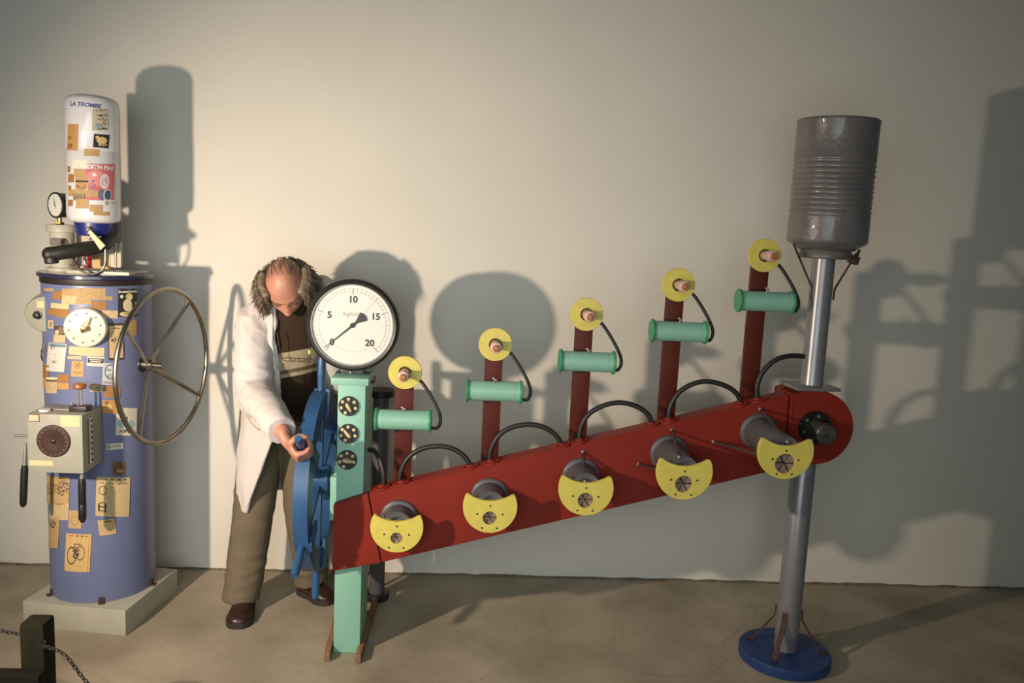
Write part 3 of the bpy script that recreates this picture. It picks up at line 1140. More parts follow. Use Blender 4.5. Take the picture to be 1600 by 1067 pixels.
D_((160, 567, 183, 601), paper('print_blue_portrait', (0.42, 0.45, 0.46), 0, shapes=[('ring', 0.55, 0.6, 0.42, 0.36, (0.10, 0.16, 0.20)), ('ell', 0.5, 0.58, 0.25, 0.25, (0.52, 0.52, 0.48)), ('blot', 0.5, 0.42, 0.3, 0.12, (0.08, 0.16, 0.22)), ('blot', 0.4, 0.68, 0.2, 0.08, (0.1, 0.12, 0.13)), ('rect', 0.5, 0.1, 0.42, 0.06, (0.25, 0.25, 0.25))]), 2, 'pale blue portrait print')
D_((65, 537, 70.5, 558), paper('print_left_label', (0.35, 0.27, 0.2), 0, shapes=[('blot', 0.5, 0.5, 0.4, 0.45, DK)]), 2)
D_((73, 589, 90, 614), paper('print_banded', (0.50, 0.38, 0.22), 10, shapes=[('rect', 0.5, 0.78, 0.5, 0.06, (0.10, 0.06, 0.03)), ('ell', 0.5, 0.92, 0.5, 0.08, (0.62, 0.52, 0.34))]), 2)
D_((141, 600, 161, 612), paper('print_ticket', CRM, 0, shapes=[('blot', 0.66, 0.45, 0.28, 0.35, DK), ('rect', 0.5, 0.9, 0.5, 0.06, (0.3, 0.16, 0.08))]), 4)
D_((160, 625, 186, 646), paper('print_orange_pic', (0.44, 0.23, 0.07), 5, shapes=[('blot', 0.25, 0.8, 0.15, 0.14, DK), ('ell', 0.42, 0.5, 0.14, 0.25, (0.52, 0.36, 0.14))], dens=0.2), 2)
D_((181, 637, 213, 680), paper('print_beach_picture', (0.60, 0.55, 0.43), 0, shapes=[('ell', 0.5, 0.42, 0.42, 0.18, (0.25, 0.42, 0.45)), ('ell', 0.5, 0.42, 0.14, 0.26, (0.64, 0.56, 0.38)), ('rect', 0.42, 0.63, 0.10, 0.05, DK), ('blot', 0.5, 0.16, 0.36, 0.07, DK), ('blot', 0.2, 0.78, 0.14, 0.15, (0.3, 0.34, 0.26))]), 2, 'pale print with blue figure')
D_((166, 692, 192, 702), paper('print_small_white', WHT, 0, shapes=[('blot', 0.14, 0.5, 0.12, 0.45, DK), ('blot', 0.6, 0.55, 0.3, 0.12, DK)]), -4)
D_((175, 721, 195, 743), paper('print_brown_photo', (0.16, 0.09, 0.045), 0, shapes=[('blot', 0.5, 0.5, 0.45, 0.45, (0.03, 0.02, 0.015)), ('ell', 0.6, 0.35, 0.3, 0.12, (0.28, 0.18, 0.1))]), 1)
D_((150, 745, 202, 806), paper('print_big_article', (0.55, 0.41, 0.21), 26, shapes=[('rect', 0.5, 0.95, 0.5, 0.06, (0.55, 0.41, 0.21)), ('blot', 0.58, 0.95, 0.42, 0.022, DK), ('blot', 0.5, 0.85, 0.46, 0.016, DK), ('rect', 0.18, 0.5, 0.17, 0.32, (0.55, 0.41, 0.21)), ('ring', 0.19, 0.66, 0.12, 0.12, (0.08, 0.06, 0.04)), ('ring', 0.19, 0.24, 0.12, 0.12, DK), ('rect', 0.19, 0.24, 0.10, 0.015, DK), ('rect', 0.10, 0.22, 0.02, 0.11, DK), ('rect', 0.28, 0.22, 0.02, 0.11, DK)], dens=0.3), 2, 'large yellowed newspaper article')
D_((154, 811, 180, 835), paper('print_small_article', (0.54, 0.38, 0.17), 9, shapes=[('blot', 0.6, 0.86, 0.35, 0.06, DK)], dens=0.35), -8)
D_((74, 743, 109, 785), paper('print_landscape', (0.46, 0.30, 0.13), 0, shapes=[('blot', 0.35, 0.55, 0.4, 0.22, (0.26, 0.17, 0.08)), ('blot', 0.8, 0.6, 0.2, 0.3, (0.12, 0.09, 0.07)), ('blot', 0.5, 0.95, 0.25, 0.02, DK), ('blot', 0.3, 0.35, 0.2, 0.02, DK)]), 3, 'brown newspaper photograph')
D_((79, 784, 108, 811), paper('print_article_two', (0.54, 0.40, 0.21), 10, shapes=[('blot', 0.45, 0.92, 0.4, 0.035, DK)], dens=0.3), 4)
D_((108, 797, 128, 825), paper('print_article_three', (0.48, 0.32, 0.14), 10, shapes=[('ring', 0.5, 0.45, 0.3, 0.28, (0.3, 0.2, 0.1))], dens=0.25), 3)
D_((78, 808, 93, 855), paper('print_strip_article', (0.44, 0.29, 0.13), 16, shapes=[('blot', 0.4, 0.78, 0.35, 0.12, DK)], dens=0.25), 3)
D_((103, 833, 142, 892), paper('print_bicycle', (0.58, 0.38, 0.15), 0, shapes=[('ring', 0.28, 0.42, 0.20, 0.24, (0.10, 0.07, 0.04)), ('ring', 0.62, 0.50, 0.17, 0.20, (0.14, 0.10, 0.06)), ('blot', 0.46, 0.5, 0.16, 0.16, DK), ('rect', 0.5, 0.73, 0.13, 0.015, (0.12, 0.08, 0.05)), ('rect', 0.38, 0.64, 0.02, 0.1, (0.12, 0.08, 0.05)), ('blot', 0.5, 0.945, 0.42, 0.02, DK), ('rect', 0.92, 0.5, 0.012, 0.5, (0.35, 0.2, 0.08))]), 3, 'yellow page with drawing of a motor bicycle')
# dark picture card with pale seated figure
FL = (0.62, 0.52, 0.34)
card, (cs, rr) = D_((184, 451, 213, 495), paper('print_dark_card', (0.02, 0.02, 0.02), 0, shapes=[
    ('ell', 0.17, 0.72, 0.08, 0.06, (0.62, 0.58, 0.48)), ('ell', 0.56, 0.72, 0.19, 0.13, (0.52, 0.44, 0.12)), ('ell', 0.60, 0.70, 0.11, 0.09, FL),
    ('ell', 0.48, 0.42, 0.24, 0.22, FL), ('ell', 0.70, 0.24, 0.20, 0.10, FL), ('ell', 0.36, 0.10, 0.28, 0.08, FL), ('ell', 0.78, 0.14, 0.08, 0.13, FL), ('ell', 0.46, 0.12, 0.17, 0.05, (0.45, 0.30, 0.06)), ('ell', 0.93, 0.45, 0.05, 0.10, (0.30, 0.28, 0.2))]), 1, 'black card with pale seated figure')
t0, t1 = cs[3][0], cs[2][0]
zt = (cs[2][1] + cs[3][1]) / 2
zh = zt - (cs[0][1])
b = text_mesh('SweetSweet', 0.0155, lambda x, y: wrap(DC, rr + 0.0005, (t0 + t1) / 2 + x / DR, zt - 0.10 * zh + y), bold=0.0004)
build(b, 'card_lettering', mat('cream_ink', (0.72, 0.66, 0.50), 0.6), drum, smooth=False)

# --- round dial on the drum front
th, zd = cyl_hit(135, 511, DC, DR)
nd_ = Vector((math.cos(th), math.sin(th), 0))
dc = wrap(DC, DR, th, zd)
sx = Vector((-math.sin(th), math.cos(th), 0))
b = MB()
b.lathe([(0.074, -0.012), (0.075, 0.010), (0.073, 0.020), (0.071, 0.023), (0.068, 0.024), (0, 0.024)], dc, nd_, 64)
fd = build(b, 'timer_dial', mat('timer_white', (0.56, 0.53, 0.46), 0.35, var=0.02), drum, label='round cream timer dial with brass pointer')
for i in range(10):
    a = math.radians(36 * i + 10)
    b = MB()
    q = dc + nd_ * 0.024 + sx * (0.055 * math.cos(a)) + Vector((0, 0, 0.055 * math.sin(a)))
    b.lathe([(0.0032, 0), (0.0032, 0.0006), (0, 0.0006)], q, nd_, 10)
    build(b, 'dial_mark', INK, fd)
a = math.radians(62)
dv = sx * math.cos(a) + Vector((0, 0, math.sin(a)))
tv = dv.cross(nd_)
b = MB()
q = dc + nd_ * 0.025
b.rings([[q + dv * t + tv * (s * wd) + nd_ * h for s, h in ((-1, 0), (1, 0), (0.35, hh), (-0.35, hh))] for t, wd, hh in ((-0.020, 0.006, 0.008), (-0.010, 0.013, 0.018), (0.010, 0.012, 0.018), (0.045, 0.002, 0.010))])
build(b, 'brass_pointer', BRASS, fd, angle=20)
b = MB()
b.lathe([(0.010, -0.004), (0.010, 0.010), (0.005, 0.012), (0, 0.012)], q + nd_ * 0.014, nd_, 16)
build(b, 'pointer_hub', BRASS, fd)

# --- half-round instrument on the left flank
hc = P(73.5, 491, -0.53)
b = MB()
b.lathe([(0.078, -0.10), (0.083, -0.09), (0.083, -0.055), (0.080, -0.045), (0.070, -0.006), (0.066, 0.0), (0.0, 0.0)], hc, (0, -1, 0), 40, a0=math.pi / 2, a1=math.pi * 1.5, xdir=(1, 0, 0), cap=False)
bm_ = b.bm
for v in bm_.verts:
    v.co.x = hc.x + (v.co.x - hc.x) * 1.22
bmesh.ops.holes_fill(bm_, edges=[e for e in bm_.edges if e.is_boundary])
ok_l = sum(v.co.x for v in bm_.verts) / len(bm_.verts) < hc.x
hb_ = build(b, 'half_round_case', mat('case_silver_green', (0.36, 0.35, 0.285), 0.28, 0.35, var=0.05), drum, label='half-round pale metal instrument case')
b = MB()
q = hc + Vector((-0.033, 0, -0.004))
b.lathe([(0.017, 0), (0.017, 0.004), (0.013, 0.005), (0.012, 0.018), (0.009, 0.020), (0, 0.020)], q, (0, -1, 0), 8)
build(b, 'case_knob', BLACK, hb_)
b = MB()
b.box(hc + Vector((-0.022, -0.0006, 0.036)), (0.026, 0.0012, 0.024))
build(b, 'case_label', IVORY, hb_)
b = MB()
q = DC + Vector((-DR * 0.985, -0.02, 0.955))
b.lathe([(0.034, -0.01), (0.034, 0.010), (0.026, 0.014), (0, 0.014)], q, (-1, -0.1, 0), 28)
build(b, 'side_cap', BLACK, drum)

# --- hand wheel on the right flank
AX = Vector((0.974, -0.225, 0)).normalized()
WC = P(258, 572, -0.455)
E1 = Vector((AX.y, -AX.x, 0))
HUB = WC - AX * 0.07
b = MB()
RW = 0.302
b.tube([WC + E1 * (RW * math.cos(2 * math.pi * i / 96)) + Vector((0, 0, RW * math.sin(2 * math.pi * i / 96))) for i in range(96)], 0.0098, 12, closed=True)
hw = build(b, 'hand_wheel', CHROME, drum, label='large dull metal hand wheel with four spokes')
for a in (36, 126, 214, 304):
    a = math.radians(a)
    b = MB()
    b.tube([HUB + E1 * (0.012 * math.cos(a)) + Vector((0, 0, 0.012 * math.sin(a))), WC + E1 * (RW * math.cos(a)) + Vector((0, 0, RW * math.sin(a)))], 0.009, 12, flat=0.75)
    build(b, 'spoke', CHROME, hw)
b = MB()
b.cyl(HUB - AX * 0.025, HUB + AX * 0.022, 0.020, seg=24, bev=0.002)
b.cyl(HUB + AX * 0.02, HUB + AX * 0.062, 0.0115, seg=20, bev=0.002)
build(b, 'hub', CHROME, hw)
b = MB()
cen = Vector((DC.x + 0.165, HUB.y - AX.y * 0.03, HUB.z))
b.cyl(HUB - AX * 0.10, HUB - AX * 0.02, 0.016, seg=20)
b.lathe([(0.052, -0.11), (0.052, -0.044), (0.045, -0.036), (0.034, -0.034), (0.031, -0.022), (0, -0.022)], HUB, AX, 40)
build(b, 'bearing_collar', BLACK, hw)

# --- control box
YB0, YB1 = -0.735, -0.575
A_, B_ = P(42, 645, YB0), P(130.5, 738, YB0)
cb_c = Vector(((A_.x + B_.x) / 2, (YB0 + YB1) / 2, (A_.z + B_.z) / 2 - 0.004))
cw, ch = B_.x - A_.x, 0.218
zb0, zb1 = cb_c.z - ch / 2, cb_c.z + ch / 2
box_ = thing('control_box', (cb_c.x, cb_c.y, zb0), 'grey green metal control box with round dark dial mounted on blue drum', 'control box')
b = MB()
b.box(cb_c, (cw, YB1 - YB0, ch), 0.004)
b.box((cb_c.x + 0.02, YB1 + 0.012, cb_c.z), (0.10, 0.03, 0.14), 0.002)
build(b, 'box_body', BOXGREY, box_)
q = P(84, 689, YB0)
b = MB()
b.lathe([(0.059, -0.002), (0.060, 0.002), (0.058, 0.005), (0.052, 0.006), (0.030, 0.004), (0.008, 0.003), (0.006, 0.001), (0, 0.001)], q, (0, -1, 0), 64)
rd = build(b, 'round_dial', BAKE, box_, label='dark brown round dial with fine radial marks')
b = MB()
b.lathe([(0.008, 0.001), (0.008, 0.007), (0.005, 0.009), (0, 0.009)], q, (0, -1, 0), 20)
build(b, 'dial_hub', BLACK, rd)
for i in range(36):
    a = math.radians(10 * i)
    d = Vector((math.cos(a), 0, math.sin(a)))
    t = Vector((-d.z, 0, d.x))
    b = MB()
    r0, r1 = (0.050, 0.054) if i % 2 else (0.044, 0.054)
    y = Vector((0, -0.0064, 0))
    b.prism([q + y + d * r0 - t * 0.0006, q + y + d * r1 - t * 0.0006, q + y + d * r1 + t * 0.0006, q + y + d * r0 + t * 0.0006], (0, -0.0003, 0))
    build(b, 'dial_mark', mat('mark_tan', (0.35, 0.22, 0.13), 0.6), rd, smooth=False)
for (lx0, ly0, lx1, ly1, mt) in ((95, 651, 125, 666, IVORY), (46, 720, 83, 727, IVORY)):
    a, c = P(lx0, ly1, YB0), P(lx1, ly0, YB0)
    b = MB()
    b.box(((a.x + c.x) / 2, YB0 - 0.0008, (a.z + c.z) / 2), (c.x - a.x, 0.0012, c.z - a.z))
    build(b, 'label_strip', mt, box_, smooth=False)
a, c = P(41.5, 658, YB0), P(61, 647, YB0)
b = MB()
b.box(((a.x + c.x) / 2 + 0.004, YB0 - 0.0008, (a.z + c.z) / 2), (c.x - a.x - 0.006, 0.0016, c.z - a.z))
pl_ = build(b, 'name_plate', mat('plate_brown', (0.10, 0.05, 0.035), 0.5), box_, smooth=False)
b = MB()
b.box(((a.x + c.x) / 2 + 0.004, YB0 - 0.0019, (a.z + c.z) / 2), (c.x - a.x - 0.010, 0.0006, c.z - a.z - 0.005))
build(b, 'plate_face', mat('plate_cream', (0.50, 0.42, 0.28), 0.5), pl_, smooth=False)
XR_ = B_.x
b = MB()
b.box((XR_ + 0.0015, -0.672, cb_c.z), (0.003, 0.022, 0.172), 0.0005)
st = build(b, 'contact_strip', mat('strip_white', (0.62, 0.58, 0.48), 0.5), box_)
b = MB()
b.box((XR_ + 0.0012, -0.691, cb_c.z), (0.002, 0.010, 0.172), 0.0005)
build(b, 'strip_edge', mat('strip_brown', (0.20, 0.09, 0.05), 0.5), st)
for i in range(8):
    b = MB()
    b.cyl((XR_ + 0.002, -0.671, cb_c.z - 0.074 + 0.0212 * i), (XR_ + 0.006, -0.671, cb_c.z - 0.074 + 0.0212 * i), 0.0048, seg=12)
    build(b, 'contact_pin', BLACK, st)
kx = P(126, 638, -0.665)
b = MB()
b.box((kx.x, -0.665, zb1 + 0.010), (0.062, 0.05, 0.020), 0.004)
pb = build(b, 'plunger_base', BLACK, box_)
b = MB()
for s in (-0.006, 0.006):
    b.cyl((kx.x - 0.002 + s, -0.665, zb1 + 0.018), (kx.x - 0.002 + s, -0.665, zb1 + 0.085), 0.0035, seg=10)
build(b, 'plunger_rod', STEEL, pb)
b = MB()
b.lathe([(0.019, 0), (0.023, 0.004), (0.023, 0.014), (0.020, 0.019), (0.0, 0.020)], (kx.x - 0.002, -0.665, zb1 + 0.083), (0, 0, 1), 32)
build(b, 'plunger_knob', AMBER, pb, label='amber plunger knob')
wq = P(70, 636, -0.69)
b = MB()
b.lathe([(0.019, 0), (0.021, 0.003), (0.019, 0.008), (0, 0.009)], (wq.x, -0.69, zb1), (0, 0, 1), 32)
build(b, 'white_button', WHITE, box_)
wq = P(98, 637, -0.66)
b = MB()
b.tube([(wq.x - 0.04, -0.67, zb1 + 0.003), (wq.x + 0.03, -0.67, zb1 + 0.003), (wq.x + 0.032, -0.66, zb1 + 0.004), (wq.x + 0.034, -0.66, zb1 + 0.022)], 0.0022, 8)
b.ball((wq.x + 0.034, -0.66, zb1 + 0.025), 0.005, seg=10)
build(b, 'spring_clip', STEEL, box_)
# levers
la = P(41, 681, -0.655)
b = MB()
b.cyl((la.x + 0.01, -0.655, la.z), (la.x - 0.044, -0.655, la.z), 0.0055, seg=12, bev=0.001)
build(b, 'side_axle', STEEL, box_)
lv_o = P(40, 692, -0.70)
lt = P(36, 792, -0.70)
b = MB()
mid = lv_o.lerp(lt, 0.34)
b.tube([lv_o, lv_o.lerp(lt, 0.12), mid], 0.008, 12, radii=[0.003, 0.0065, 0.0085])
lv = build(b, 'lever_blade', STEEL, box_)
b = MB()
b.tube([mid, lv_o.lerp(lt, 0.42), lv_o.lerp(lt, 0.8), lv_o.lerp(lt, 0.96), lt], 0.012, 16, radii=[0.0095, 0.0125, 0.0128, 0.0118, 0.005])
build(b, 'lever_grip', BLACK, lv)
l0, l1 = P(128, 741, -0.70), P(129, 816, -0.70)
b = MB()
b.tube([(l0.x, -0.70, zb0 + 0.004), l0.lerp(l1, 0.10)], 0.006, 12, radii=[0.005, 0.0085])
lv = build(b, 'lever_blade', STEEL, box_)
b = MB()
b.tube([l0.lerp(l1, 0.08), l0.lerp(l1, 0.16), l0.lerp(l1, 0.60), l0.lerp(l1, 0.62), l0.lerp(l1, 0.63), l0.lerp(l1, 0.93), l1], 0.0135, 16, radii=[0.0095, 0.0135, 0.0135, 0.0125, 0.0138, 0.0135, 0.006])
build(b, 'lever_grip', BLACK, lv)

# --- white tank on the drum lid
HX = P(145, 250, -0.475)
HB = Vector((HX.x, -0.4750, ZL))
HRd = 0.0935
z0, z1 = P(146, 349, -0.565).z, P(144, 149, -0.475).z
heater = thing('white_tank', HB, 'tall white enamel tank pasted with clippings above blue drum', 'tank')
hc0 = Vector((HX.x, -0.4750, 0))
b = MB()
b.lathe([(0.0, z0), (0.070, z0), (0.084, z0 + 0.005), (0.0915, z0 + 0.015), (HRd, z0 + 0.028), (HRd, z0 + 0.262), (HRd - 0.0012, z0 + 0.264), (HRd, z0 + 0.266), (HRd, z1 - 0.040), (0.090, z1 - 0.022), (0.079, z1 - 0.010), (0.055, z1 - 0.003), (0, z1)], hc0, (0, 0, 1), 80)
build(b, 'tank_body', WHITE, heater)
b = MB()
b.lathe([(0.0, z0 - 0.048), (0.056, z0 - 0.048), (0.062, z0 - 0.044), (0.069, z0 - 0.004), (0.069, z0 + 0.001), (0, z0 + 0.001)], hc0, (0, 0, 1), 56)
build(b, 'base_cap', BLUECAP, heater)
# board and foot
xr = P(187, 300, -0.385).x
b = MB()
b.box((xr - 0.085, -0.3770, (ZL + 0.02 + P(186, 176, -0.385).z) / 2), (0.17, 0.018, P(186, 176, -0.385).z - ZL - 0.02), 0.002)
build(b, 'back_board', mat('board_cream', (0.50, 0.45, 0.36), 0.6, var=0.05), heater)
fx0, fx1 = P(118, 425, -0.445).x, P(214, 425, -0.445).x
b = MB()
b.box(((fx0 + fx1) / 2, -0.4450, ZL + 0.0065), (fx1 - fx0, 0.15, 0.013), 0.002)
build(b, 'foot_board', CREAM, heater)
b = MB()
a, c = P(146, 421, -0.387), P(172, 399, -0.387)
b.box(((a.x + c.x) / 2, -0.3870, (a.z + c.z) / 2), (c.x - a.x, 0.002, c.z - a.z))
build(b, 'tan_label', mat('label_tan', (0.52, 0.34, 0.15), 0.6), heater)
# black swan-neck
b = MB()
q = catmull([P(175, 350, -0.445), P(172, 370, -0.465), P(158, 384, -0.525), P(130, 389, -0.585), P(100, 394, -0.625), P(78, 397, -0.645)], 8)
b.tube(q, 0.027, 24, radii=[0.030 - 0.004 * min(1, i / 12) for i in range(len(q))])
b.ball(q[-1], 0.0262, seg=20)
b.cyl(q[-1] + Vector((0.004, 0, -0.010)), q[-1] + Vector((0.006, 0, -0.034)), 0.024, seg=24, bev=0.004)
b.box((P(175, 350, -0.425).x + 0.004, -0.4300, z0 - 0.03), (0.05, 0.06, 0.085), 0.008)
build(b, 'swan_neck', RUBBER, heater)
# lever paddle
p0, p1 = P(140, 361, -0.555), P(161, 387, -0.575)
b = MB()
dv = (p1 - p0).normalized()
tv = dv.cross(Vector((0, -1, 0))).normalized()
b.rings([[p0 + dv * t + tv * wd + Vector((0, y, 0)) for wd, y in ((-w_, -0.004), (w_, -0.004), (w_, 0.004), (-w_, 0.004))] for t, w_ in ((0, 0.006), ((p1 - p0).length * 0.5, 0.009), ((p1 - p0).length, 0.0125))])
lvp = build(b, 'tap_lever', mat('lever_cream', (0.72, 0.62, 0.36), 0.4), heater, angle=20)
b = MB()
b.ball(P(138, 358, -0.555), 0.009, seg=16)
b.cyl(P(138, 358, -0.555), Vector((P(138, 358, -0.555).x + 0.01, -0.5150, P(138, 358, -0.555).z)), 0.005, seg=12)
build(b, 'lever_pivot', STEEL, lvp)
# thin pipes
b = MB()
q = catmull([P(160, 378, -0.535), P(164, 388, -0.535), P(164.5, 408, -0.535), P(160, 421, -0.535), P(147, 428, -0.545), P(133, 426, -0.555), P(120, 419, -0.565), P(108, 414, -0.575)], 6)
b.tube(q, 0.0042, 10)
build(b, 'bent_pipe', CHROME, heater)
b = MB()
q = catmull([P(181, 374, -0.425), P(181, 405, -0.425), P(180, 418, -0.425), P(174, 425, -0.435)], 6)
b.tube(q, 0.0042, 10)
build(b, 'bent_pipe', CHROME, heater)
b = MB()
q = catmull([P(96, 380, -0.555), P(102, 374, -0.575), P(108, 386, -0.575), P(117, 407, -0.565), P(124, 418, -0.555)], 5)
b.tube(q, 0.004, 8)
build(b, 'linkage_rod', mat('rod_dark', (0.05, 0.035, 0.025), 0.5, 0.4), heater)
rq = P(137, 420, -0.490)
b = MB()
b.cyl((rq.x, -0.4900, ZL + 0.021), (rq.x, -0.4900, ZL + 0.095), 0.0155, seg=28, bev=0.002)
rcan = build(b, 'red_canister', REDC, heater)
b = MB()
b.cyl((rq.x, -0.4900, ZL + 0.052), (rq.x, -0.4900, ZL + 0.057), 0.0162, seg=28)
build(b, 'canister_band', BLACK, rcan)
b = MB()
b.box((rq.x - 0.004, -0.5055, ZL + 0.06), (0.006, 0.001, 0.07))
build(b, 'canister_stripe', WHITE, rcan)

H_ = lambda rect, m, rot=0, lab=None: clip(heater, hc0, HRd, rect, m, rot, label=lab)
H_((105.8, 194, 122, 235), paper('print_amber', (0.46, 0.24, 0.07), 0, shapes=[('blot', 0.3, 0.48, 0.25, 0.05, DK), ('blot', 0.3, 0.2, 0.25, 0.06, DK), ('rect', 0.3, 0.1, 0.22, 0.015, DK)]), 2, 'amber brown card')
H_((144, 170, 169, 204), paper('print_concert', (0.46, 0.43, 0.30), 0, shapes=[('blot', 0.5, 0.93, 0.45, 0.06, (0.2, 0.18, 0.1)), ('blot', 0.6, 0.7, 0.36, 0.06, DK), ('blot', 0.6, 0.52, 0.36, 0.05, (0.15, 0.1, 0.08)), ('ell', 0.4, 0.24, 0.25, 0.10, (0.22, 0.30, 0.30)), ('blot', 0.75, 0.35, 0.12, 0.12, (0.25, 0.08, 0.05)), ('blot', 0.6, 0.08, 0.36, 0.06, DK)]), 1, 'pale green illustrated card')
H_((146, 210, 170, 231), paper('print_black_animal', (0.02, 0.016, 0.014), 0, shapes=[('ell', 0.52, 0.55, 0.34, 0.26, (0.60, 0.42, 0.2)), ('ell', 0.22, 0.75, 0.12, 0.12, (0.60, 0.42, 0.2)), ('rect', 0.4, 0.25, 0.05, 0.12, (0.60, 0.42, 0.2)), ('blot', 0.62, 0.24, 0.3, 0.12, (0.6, 0.42, 0.2))]), 5, 'black card with cream shape')
H_((131, 233, 155, 244), p_tan, 2)
H_((114, 250, 136, 263), paper('print_pink_lines', (0.72, 0.66, 0.56), 4, lcol=(0.62, 0.30, 0.2), dens=0.6), 2)
PK = (0.50, 0.13, 0.14)
ROSE = (0.56, 0.22, 0.22)
SK = (0.60, 0.50, 0.47)
card, (cs, rr) = H_((133, 256, 178.5, 313), paper('print_pink_poster', PK, 0, shapes=[
    ('ell', 0.32, 0.60, 0.30, 0.22, ROSE), ('ell', 0.28, 0.70, 0.07, 0.05, (0.66, 0.58, 0.55)), ('blot', 0.26, 0.42, 0.08, 0.14, (0.22, 0.12, 0.28)),
    ('ell', 0.62, 0.52, 0.16, 0.21, SK), ('blot', 0.62, 0.52, 0.12, 0.12, (0.36, 0.30, 0.32)), ('ell', 0.52, 0.16, 0.10, 0.16, (0.10, 0.13, 0.2)), ('ell', 0.73, 0.15, 0.15, 0.16, (0.55, 0.42, 0.42)), ('ell', 0.74, 0.15, 0.115, 0.135, (0.03, 0.07, 0.16))]), 1, 'pink concert poster with singer and microphone')
t0, t1 = cs[3][0], cs[2][0]
zt = (cs[2][1] + cs[3][1]) / 2
wid = abs(t1 - t0) * HRd
b = text_mesh('EDITH PIAF', 0.021, lambda x, y: wrap(hc0, rr + 0.0005, (t0 + t1) / 2 - 0.06 + x / HRd, zt - 0.014 + y), bold=0.0009)
build(b, 'poster_lettering', WHITE, heater, smooth=False)
for r_, m_, a_ in [((106, 260, 110, 269), p_ora, 0), ((107, 272, 116, 285), p_ora, 2), ((107, 290, 111.5, 297), p_ora, 0), ((116, 264, 134, 276), p_tan, 2), ((118, 276, 137, 282), p_tan, 2),
                   ((107, 297, 153, 307), p_tan2, 2), ((119, 311, 139, 326), p_tan, 2), ((107, 312, 114, 322), p_ora, 2), ((140, 320, 160, 331), p_tan, 2), ((146, 331, 170, 336.5), p_tan, 1)]:
    H_(r_, m_, a_)
H_((118, 282, 138, 297), paper('print_group_photo', (0.50, 0.34, 0.16), 0, shapes=[('rect', 0.5, 0.9, 0.5, 0.1, DK), ('blot', 0.5, 0.42, 0.45, 0.4, DK), ('blot', 0.5, 0.6, 0.3, 0.2, (0.45, 0.1, 0.05))]), 2)
H_((115, 303, 133, 313), paper('print_box_photo', (0.30, 0.21, 0.12), 0, shapes=[('blot', 0.5, 0.4, 0.45, 0.4, (0.08, 0.06, 0.05))], border=(0.46, DK)), -2)
H_((162, 312, 180, 322), paper('print_white_ink', (0.62, 0.60, 0.55), 0, shapes=[('blot', 0.25, 0.5, 0.14, 0.4, DK), ('blot', 0.7, 0.5, 0.22, 0.25, (0.3, 0.28, 0.25))]), 2)
th0, zz0 = cyl_hit(131.5, 163.5, hc0, HRd)
b = text_mesh('LA TROMBE', 0.0205, lambda x, y: wrap(hc0, HRd + 0.0008, th0 + x / HRd, zz0 + y - 0.02 * x), shear=0.25, bold=0.0006)
build(b, 'tank_lettering', mat('blue_ink', (0.03, 0.04, 0.22), 0.5), heater, smooth=False)

# --- valve column with small gauge
vc = P(100, 425, -0.43)
VB = Vector((vc.x - 0.002, -0.43, ZL))
valve = thing('valve_column', VB, 'pale grey valve column carrying small pressure gauge on drum lid', 'valve')
b = MB()
b.lathe([(0.056, 0), (0.058, 0.003), (0.058, 0.012), (0.056, 0.015), (0.046, 0.016), (0.044, 0.020), (0.044, 0.150), (0.046, 0.154)], VB, (0, 0, 1), 48)
build(b, 'column', CREAM, valve)
zf = P(97, 366, -0.48).z
b = MB()
b.lathe([(0.052, 0.150), (0.056, 0.152), (0.056, 0.176), (0.054, 0.179), (0, 0.180)], VB, (0, 0, 1), 48)
build(b, 'column_cap', CREAM, valve)
b = MB()
nq = P(88, 378, -0.485)
b.cyl(nq + Vector((-0.02, 0, 0)), nq + Vector((0.022, -0.0, 0)), 0.0135, seg=8, bev=0.002)
build(b, 'union_nut', STEEL, valve)
gt = VB + Vector((-0.006, -0.005, 0.180))
b = MB()
b.cyl(gt, gt + Vector((0, 0, 0.008)), 0.017, seg=6)
b.cyl(gt + Vector((0, 0, 0.006)), gt + Vector((0, 0, 0.03)), 0.008, seg=16)
build(b, 'gauge_stem', BRASS, valve)
gn = Vector((-0.52, -0.85, 0)).normalized()
gc = gt + Vector((0.0, 0.0, 0.072)) - gn * 0.004
b = MB()
b.lathe([(0.042, 0.020), (0.0445, 0.023), (0.049, 0.021), (0.050, 0.016), (0.047, 0.010), (0.046, -0.020), (0.042, -0.025), (0, -0.025)], gc, gn, 56)
sg = build(b, 'gauge_case', mat('gauge_black', (0.02, 0.025, 0.026), 0.4), valve)
b = MB()
b.lathe([(0.0435, 0.016), (0.0435, 0.0205), (0, 0.0205)], gc, gn, 48)
build(b, 'gauge_face', DIALW, sg)
gx = Vector((0, 0, 1)).cross(gn).normalized()
b = MB()
q = gc + gn * 0.0215
b.prism([q + Vector((0, 0, 0.030)) - gx * 0.006, q + gx * 0.002, q - Vector((0, 0, 0.012)) + gx * 0.003, q - gx * 0.002], gn * 0.0008)
build(b, 'gauge_needle', INK, sg, smooth=False)
for i in range(11):
    a = math.radians(225 - 27 * i)
    d = gx * math.cos(a) + Vector((0, 0, math.sin(a)))
    t = gn.cross(d)
    b = MB()
    b.prism([q - gn * 0.0006 + d * 0.034 - t * 0.0006, q - gn * 0.0006 + d * 0.040 - t * 0.0006, q - gn * 0.0006 + d * 0.040 + t * 0.0006, q - gn * 0.0006 + d * 0.034 + t * 0.0006], gn * 0.0003)
    build(b, 'gauge_tick', INK, sg, smooth=False)

